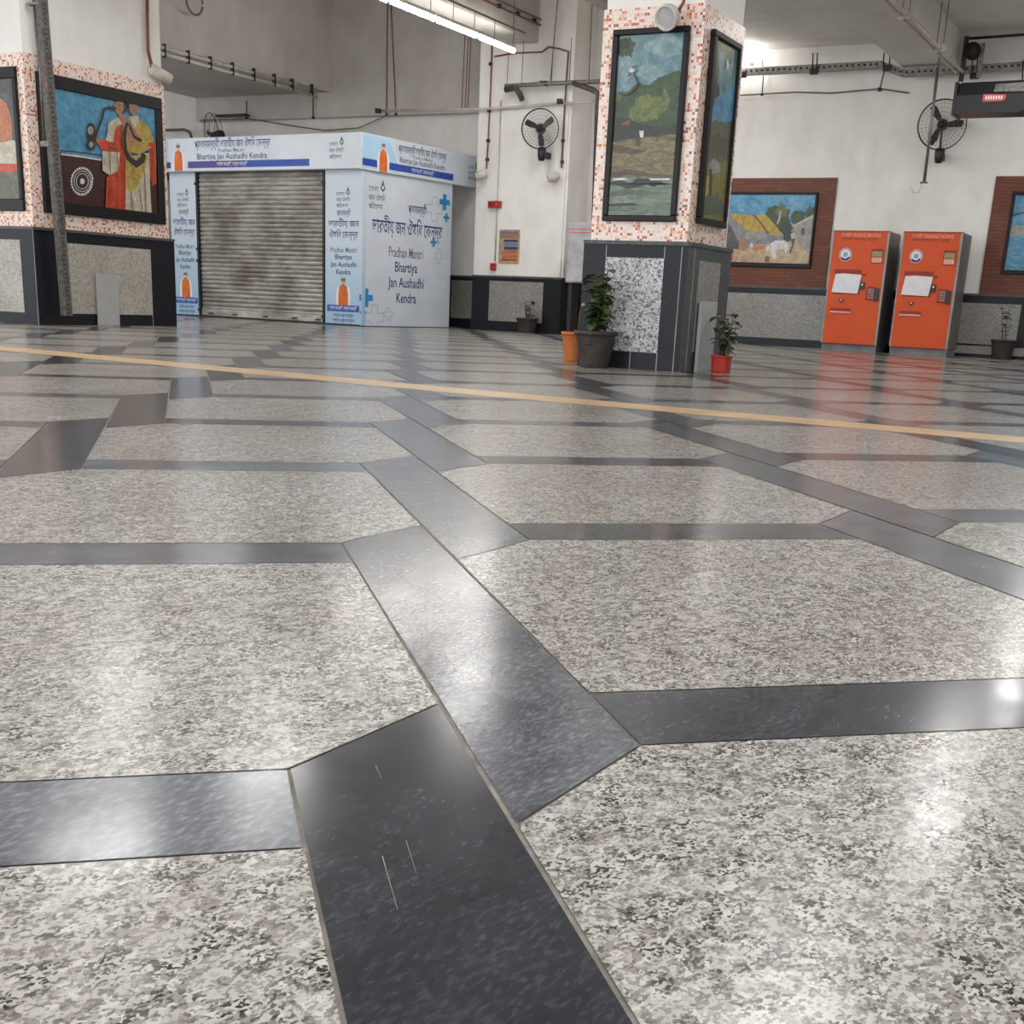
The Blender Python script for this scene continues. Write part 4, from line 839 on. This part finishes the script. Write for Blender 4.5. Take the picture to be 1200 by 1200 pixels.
for x, y0, y1 in ((953, 62, 82), (958, 62, 82), (1036, 62, 78), (1043, 66, 80), (1140, 50, 84), (1146, 52, 84), (1199, 70, 98)):
    q = MB(); q.tube([onY(x, y0, YT-.09), onY(x-1, y1, YT-.09)], .01, 'dark_metal', 6); q.build('hanger', t)
for x, y in ((870, 87), (954, 83), (1040, 79), (1142, 88)):
    q = MB(); a = onY(x, y, YT-.07); q.box(a-V((.06, .04, .05)), a+V((.06, .04, .03)), 'dark_metal'); q.build('clamp', t)
pipe('drop_rod', [onY(893, 70, YW-.1), onY(895, 84, YW-.1), onY(893, 111, YW-.1)], .01, 'dirty_pipe', 'thin rod hanging from the cable tray just right of the tiled pillar', 'rod', None, 6, [onY(893, 111, YW-.1)])
pipe('drop_rod', [onY(1037, 80, YW-.1), onY(1031, 105, YW-.1)], .014, 'dirty_pipe', 'short rod hanging from the cable tray left of the wall fan', 'rod', None, 6, [onY(1031, 105, YW-.1)])
pipe('cable', [onY(862, 112, YW-.04), onY(930, 108, YW-.04), onY(975, 109, YW-.04), onY(1032, 104, YW-.04), onY(1065, 109, YW-.04)], .012, 'dirty_pipe', 'brown stained cable running along the wall below the cable tray', 'cable', None, 6)
# twin pipes under the right beam
t = thing('beam_pipes', (-4.4, 18, 4.05), 'pair of pale pipes hung beneath the right ceiling beam', 'pipe'); ZB = 4.0
for a, b_ in (((1032, -4), (1120, 84)), ((1042, -4), (1128, 84))):
    q = MB(); q.tube([onZ(*a, ZB), onZ(b_[0], b_[1], ZB)], .022, 'white_pipe', 8); q.build('pipe', t)
for x, y in ((1057, 19), (1065, 18), (1097, 58), (1105, 56)):
    a = onZ(x, y, ZB); q = MB(); q.tube([a, V((a.x, a.y, 4.57 if a.x > -4.05 else 4.17))], .007, 'dirty_pipe', 6); q.lathe([(0, -.05), (.045, -.03), (.05, 0), (.045, .03), (0, .05)], a, 'white_pipe', 12); q.build('hanger', t)
# fan down-rod
t = thing('down_rod', onY(1099, 80, 19.5), 'bare grey down rod with a small hook, hanging in front of the wall fan', 'rod')
q = MB(); q.tube([onY(1099, 79, 19.5), onY(1092, 140, 19.5), onY(1083, 213, 19.5)], .022, 'metal_grey', 8); q.build('rod', t)
q = MB(); a = onY(1083, 214, 19.5); q.tube([a-V((.06, 0, 0)), a+V((.05, 0, 0))], .013, 'metal_grey', 6); q.tube([onY(1080, 217, 19.5), onY(1076, 226, 19.5), onY(1070, 225, 19.5), onY(1068, 220, 19.5)], .012, 'white_pipe', 6); q.build('hook', t)
q = MB(); a = onY(1099, 79, 19.5); q.tube([a, V((a.x, a.y, 4.57))], .012, 'metal_grey', 6); q.build('hanger', t)
# horn/pulley box on the tray
a = onY(1140, 60, 20.6); t = thing('junction_box', a, 'dark round box hung at the right wall above the black display', 'junction box')
q = MB(); q.lathe([(0, -.1), (.11, -.09), (.12, 0), (.11, .09), (0, .1)], a, 'dark_metal', 18, (0, 1, 0)); q.build('housing', t)
q = MB(); q.box(a+V((-.14, -.03, -.4)), a+V((-.08, .03, .2)), 'dark_metal'); q.tube([a+V((-.12, 0, .17)), a+V((1.2, 0, .19))], .02, 'dark_metal', 6); q.box(a+V((.1, -.02, -.35)), a+V((.16, .02, .1)), 'metal_grey'); q.build('bracket', t)
# hanging display
YH = 14.0; FH = Fr((0, YH, 0), (1, 0, 0)); a0 = FH.px(1118, 97); a1 = FH.px(1118, 133)
t = thing('hanging_display', FH.p(a0[0]+.45, a1[1]), 'long black display box with a red sticker, hung at the right photo edge', 'display')
ux, w = FH.px(1119, 115)[0], 1.25; zt, zm, zb = FH.px(1120, 96)[1], FH.px(1120, 112)[1], FH.px(1120, 133)[1]
q = MB(); q.prism([(ux, zb), (ux+.63, zb), (ux+.70, zb+.035), (ux+w, zb+.035), (ux+w, zm), (ux, zm)], 0, -.35, 'black_plastic', FH); q.build('front_box', t)
q = MB()
vs = [FH.p(ux+.02, zm, -.002), FH.p(ux+w, zm, -.002), FH.p(ux+w, zt+.02, -.12), FH.p(ux+.02, zt+.01, -.12), FH.p(ux+.02, zm, -.3), FH.p(ux+w, zm, -.3), FH.p(ux+w, zt+.02, -.3), FH.p(ux+.02, zt+.01, -.3)]
q.addmesh(vs, [(0, 1, 2, 3), (5, 4, 7, 6), (0, 3, 7, 4), (1, 5, 6, 2), (3, 2, 6, 7)], 'black_plastic'); 
e = (vs[2]-vs[1]); n_ = V((0, -1, .4)).normalized()*.003
q.face([vs[0]+V((.34, 0, 0))+e*.18+n_, vs[1]+e*.12+n_, vs[1]+e*.9+n_, vs[0]+V((.34, 0, 0))+e*.72+n_], 'metal_grey'); q.build('hood', t)
q = MB(); s0 = FH.px(1152.5, 110.5); s1 = FH.px(1178, 118); q.prism([(s0[0], s1[1]-.003), (s1[0]-.02, s1[1]), (s1[0], s1[1]+.02), (s1[0], s0[1]-.008), (s0[0], s0[1])], 0, .004, 'red_line', FH)
for i in range(7): u = s0[0]+.025+i*.024; q.poly([(u, s1[1]+.016), (u+.013, s1[1]+.016), (u+.013, s0[1]-.018), (u, s0[1]-.018)], .005, 'white_ink', FH)
q.build('sticker', t)
q = MB(); q.box((ux-.015, zb-.01, -.36), (ux+.012, zt, .004), 'black_plastic', FH); q.build('end_plate', t)
for u in (ux+.75, ux+1.2):
    q = MB(); q.tube([FH.p(u, zt-.02, -.2), FH.p(u, 4.57, -.2)], .015, 'dark_metal', 8); q.build('hanger', t)
# ------------------------------------------------------------------ items on the pier and beside it
def pbox(name, x0, y0, x1, y1, m, dep, label, cat, off=0.0, fr=FP, group=None, base=0.0):
    a = fr.px(x0, y0); b_ = fr.px(x1, y1); t = thing(name, fr.p((a[0]+b_[0])/2, b_[1], base), label, cat, group)
    q = MB(); q.box((a[0], b_[1], base), (b_[0], a[1], base+dep), m, fr, .006); q.build('housing', t); return t, a, b_
t, a, b_ = pbox('fire_alarm_box', 574.5, 236, 580.5, 244, 'red_box', .09, 'small red fire alarm box, left of the upper pair on the pier', 'alarm box', base=.0)
q = MB(); q.disc(((a[0]+b_[0])/2, (a[1]+b_[1])/2), .025, .092, 'black_plastic', FP, 14); q.build('button', t)
t, a, b_ = pbox('fire_alarm_box', 582, 236, 589, 244.5, 'red_box', .07, 'small red alarm sounder, right of the upper pair on the pier', 'alarm box', base=.034)
q = MB(); q.disc(((a[0]+b_[0])/2, (a[1]+b_[1])/2), .02, .106, 'red_line', FP, 14); q.build('lens', t)
t, a, b_ = pbox('fire_alarm_box', 576.5, 308.5, 582.5, 317, 'red_box', .08, 'small red call point low on the pier, left below the poster', 'alarm box')
q = MB(); q.disc(((a[0]+b_[0])/2, (a[1]+b_[1])/2), .022, .082, 'tvm_red', FP, 14); q.build('button', t)
pipe('conduit', [P2(587, 118, 20.38), P2(583, 236, 20.38), P2(580, 306, 20.38)], .012, 'white_pipe', 'thin white conduit down the pier between the red alarm boxes', 'conduit', None, 6)
t = thing('poster', FP.p(-11.3, 1.2, .035), 'small framed notice with blue and orange stripes on the pier', 'poster')
a = FP.px(587, 269); b_ = FP.px(609, 309); q = MB(); d = .034
q.box((a[0], b_[1], d), (b_[0], a[1], d+.02), 'p_sand', FP, .004); q.build('picture_frame', t)
q = MB(); w_ = b_[0]-a[0]; h_ = a[1]-b_[1]; q.box((a[0]+.02, b_[1]+.02, d+.019), (b_[0]-.02, a[1]-.02, d+.022), 'p_sand', FP)
bands = [('ink_grey', .0, .09, 0), ('p_skin', .1, .23, 0), ('ink_blue', .27, .35, .25), ('ink_grey', .38, .46, .25), ('ink_blue', .50, .6, .25), ('p_orange', .63, .71, .1), ('red_line', .73, .77, .1), ('p_orange', .78, .87, .2), ('p_red', .89, .97, .1)]
for m_, f0, f1, l0 in bands: q.poly([(a[0]+.025+w_*l0*.8, a[1]-.03-(h_-.05)*f1), (b_[0]-.025, a[1]-.03-(h_-.05)*f1), (b_[0]-.025, a[1]-.03-(h_-.05)*f0), (a[0]+.025+w_*l0*.8, a[1]-.03-(h_-.05)*f0)], d+.0225, m_, FP)
q.build('print', t)
# electrical cabinet between pier and pillar
YE = 19.6; FE = Fr((0, YE, 0), (1, 0, 0)); a = FE.px(666, 260); b_ = FE.px(690, 332)
t = thing('electrical_cabinet', FE.p(a[0]+.3, b_[1], -.3), 'pale grey electrical cabinet with a red stripe, between pier and pillar', 'cabinet')
q = MB(); q.box((a[0], b_[1], -.35), (a[0]+.75, a[1], 0), 'cabinet_grey', FE, .01); q.build('housing', t)
q = MB(); q.box((a[0]+.02, b_[1]+.02, 0), (a[0]+.73, a[1]-.03, .012), 'cabinet_grey', FE, .005)
for z in (a[1]-.12, a[1]-.17): q.box((a[0]+.02, z, .012), (a[0]+.73, z+.014, .014), 'red_line', FE)
q.build('door', t)
for u in (a[0]+.05, a[0]+.62):
    q = MB(); q.box((u, 0, -.3), (u+.06, b_[1], -.05), 'dark_metal', FE); q.build('leg', t)
# made-up boards standing in for blurred grey patches at column and pillar
for fr, u0, u1, h, lab in ((FR2, 11.60, 11.95, .61, 'plain light grey board standing in for a blurred patch at the left column base'), (FB, 10.40, 10.78, .58, 'plain light grey board standing in for a blurred patch right of the tiled pillar')):
    q = MB(); q.box((u0, 0, .055), (u1, h, .085), 'board_grey', fr, .004); tag(q.build('grey_patch_board'), lab, 'board')
# slotted steel pole in front of the left column
t = thing('slotted_channel', onX(79, 371, LX+.2), 'tall perforated grey steel channel standing against the left column', 'channel')
p0, p1 = onX(79, 370, LX+.2), onX(48.5, -5, LX+.2); p2 = p0+(p1-p0)*1.75
q = MB(); d = (p2-p0).normalized(); s_ = V((0, 1, 0)); hw = .058
def chan(a, b_, w0, m): 
    c = [a-s_*w0, a+s_*w0, b_+s_*w0, b_-s_*w0]; n_ = V((.03, 0, 0))
    q.addmesh([p+n_ for p in c]+[p-n_*1.6 for p in c], [(0, 1, 2, 3), (7, 6, 5, 4), (0, 4, 5, 1), (1, 5, 6, 2), (2, 6, 7, 3), (3, 7, 4, 0)], m)
chan(p0, p2, hw, 'pole_steel')
L = (p2-p0).length
for i in range(int(L/.05)):
    p = p0+d*(.03+.05*i)+V((.0305, 0, 0)); q.face([p-s_*.02-d*.006, p+s_*.02-d*.006, p+s_*.02+d*.006, p-s_*.02+d*.006], 'dark_metal')
for k in (-1, 1): q.face([p0+s_*k*.045+V((.031, 0, 0)), p0+s_*k*.054+V((.031, 0, 0)), p2+s_*k*.054+V((.031, 0, 0)), p2+s_*k*.045+V((.031, 0, 0))], 'metal_grey')
q.build('channel', t)
q = MB(); e0 = onX(52, 170, LX+.02); q.box(onX(50, 172, LX+.06), onX(57, 165, LX+.2), 'galvanised'); q.box(onX(38, 8, LX+.01), onX(44, 2, LX+.2), 'galvanised'); q.build('bracket', t)
q = MB(); q.tube([onX(40, 0, LX+.07), onX(47, 80, LX+.07), onX(52, 165, LX+.07)], .02, 'metal_grey', 6); q.build('cable', t)
for x, dx, l in ((171.5, 0, 'left'), (173.5, 0, 'right')):
    pipe('conduit', [onX(x, -30, LX+.0), onX(x, 20, LX), onX(x+1, 60, LX), onX(x+6-(l == 'right')*0, 80, LX+.03)], .011, 'maroon_pipe', f'{l} reddish conduit of two down the left column to its spotlight', 'conduit', None, 6)
# ------------------------------------------------------------------ potted plants
def leaf(q, base, d, L, w, m, droop=.5, up=V((0, 0, 1))):
    d = d.normalized(); s_ = d.cross(up); s_ = s_.normalized() if s_.length > .01 else V((1, 0, 0)); P = []
    for i, f in enumerate((0, .25, .55, .8, 1)):
        c = base + d*L*f + V((0, 0, -droop*L*f*f)); ww = w*(.12, .85, 1, .6, .03)[i]; lift = V((0, 0, w*.25))
        P.append((c-s_*ww+lift, c, c+s_*ww+lift))
    n = len(q.v); q.v += [p for r_ in P for p in r_]; k = q.mi(m)
    for i in range(4):
        for j in range(2): q.f.append((n+i*3+j, n+i*3+j+1, n+i*3+j+4, n+i*3+j+3)); q.m.append(k); q.sm.append(True)
def plant(name, c, pot_r0, pot_r1, pot_h, potm, label, hp, nstem, nleaf, L, w, lm='leaf', spread=.12, seed=1, sq=0, handle=False, lean=(0, 0)):
    r_ = random.Random(seed); c = V(c); t = thing(name, c, label, 'potted plant')
    q = MB(); q.lathe([(0, 0), (pot_r0, 0), (pot_r0*1.02, .01), (pot_r1*.96, pot_h*.86), (pot_r1*.97, pot_h*.88), (pot_r1*1.05, pot_h*.88), (pot_r1*1.06, pot_h), (pot_r1*.96, pot_h), (pot_r1*.93, pot_h*.9)], c, potm, 4*9, (0, 0, 1), sq); pot = q.build('pot', t)
    if handle: q = MB(); q.tube([c+V((-.04, -pot_r1*.97, pot_h*.72)), c+V((-.03, -pot_r1*1.03, pot_h*.66)), c+V((.03, -pot_r1*1.03, pot_h*.66)), c+V((.04, -pot_r1*.97, pot_h*.72))], .008, potm, 6); q.build('handle', pot)
    q = MB(); q.lathe([(0, pot_h*.92), (pot_r1*.95, pot_h*.9)], c, 'soil', 24, (0, 0, 1), sq); q.build('soil', t)
    qs = MB(); ql = MB()
    for i in range(nstem):
        a = 2*pi*i/max(1, nstem)+r_.random(); H = hp*(1-.35*r_.random() if i else 1)
        b0 = c+V((math.cos(a)*.02, math.sin(a)*.02, pot_h*.9)); tip = c+V((math.cos(a)*spread*r_.uniform(.3, 1)+lean[0], math.sin(a)*spread*r_.uniform(.3, 1)+lean[1], pot_h+H))
        md = (b0+tip)/2+V((r_.uniform(-.03, .03), r_.uniform(-.03, .03), 0)); qs.tube([b0, md, tip], [.008, .006, .003], 'stem', 6)
        for j in range(nleaf):
            f = .12+.88*(j+r_.random()*.6)/nleaf; p = b0.lerp(md, f*2) if f < .5 else md.lerp(tip, min(1, f*2-1))
            th = r_.random()*2*pi; d = V((math.cos(th), math.sin(th), r_.uniform(-.1, .7)))
            leaf(ql, p, d, L*r_.uniform(.7, 1.2), w*r_.uniform(.8, 1.2), lm, r_.uniform(.2, .7))
    qs.build('stem', t); ql.build('foliage', t); return t
g0 = onZ(706, 430, 0)
plant('potted_plant', (g0.x+.0, 9.93, 0), .12, .175, .3, 'dark_pot', 'bushy variegated plant in a large dark pot before the tiled pillar', .5, 6, 16, .12, .048, 'leaf', .1, 3, handle=True)
g1 = onZ(671, 424, 0)
t = plant('potted_plant', (g1.x-.03, g1.y+.1, 0), .095, .13, .265, 'terracotta', 'orange terracotta pot with a bare brown stump, half behind the tiled pillar', .34, 1, 3, .05, .015, 'leaf_dark', .02, 5, lean=(.02, 0))
q = MB(); b0 = V((g1.x+.0, g1.y+.12, .24)); q.tube([b0, b0+V((.01, 0, .2)), b0+V((.02, 0, .38))], [.03, .026, .014], 'stem', 8); q.build('stump', t, None)
g2 = onZ(841, 437, 0)
plant('potted_plant', (g2.x, g2.y+.07, 0), .068, .078, .145, 'red_plastic', 'small leafy plant in a square red pot, right of the tiled pillar', .36, 5, 11, .1, .03, 'leaf', .075, 8, sq=.8)
g3 = onZ(630, 390, 0)
plant('potted_plant', (g3.x-.03, 20.15, 0), .15, .19, .25, 'dark_pot', 'spindly plant in a dark pot at the foot of the pier', .32, 3, 7, .12, .03, 'leaf_dark', .1, 11)
plant('potted_plant', (onY(1173, 421, 20.7).x, 20.7, 0), .14, .18, .29, 'dark_pot', 'drooping thin plant in a dark pot, right of the ticket machines', .5, 2, 8, .12, .03, 'leaf_dark', .1, 12, lean=(-.06, 0))
# ------------------------------------------------------------------ world and view
w = bpy.data.worlds.new('hall_surroundings'); sc.world = w; w.use_nodes = True
bg = w.node_tree.nodes['Background']; bg.inputs[0].default_value = (.95, .97, 1, 1); bg.inputs[1].default_value = 2.1
sc.view_settings.view_transform = 'Standard'; sc.view_settings.look = 'None'; sc.view_settings.gamma = 1; sc.view_settings.exposure = .33
sc.view_settings.use_curve_mapping = False
sc.cycles.max_bounces = 8
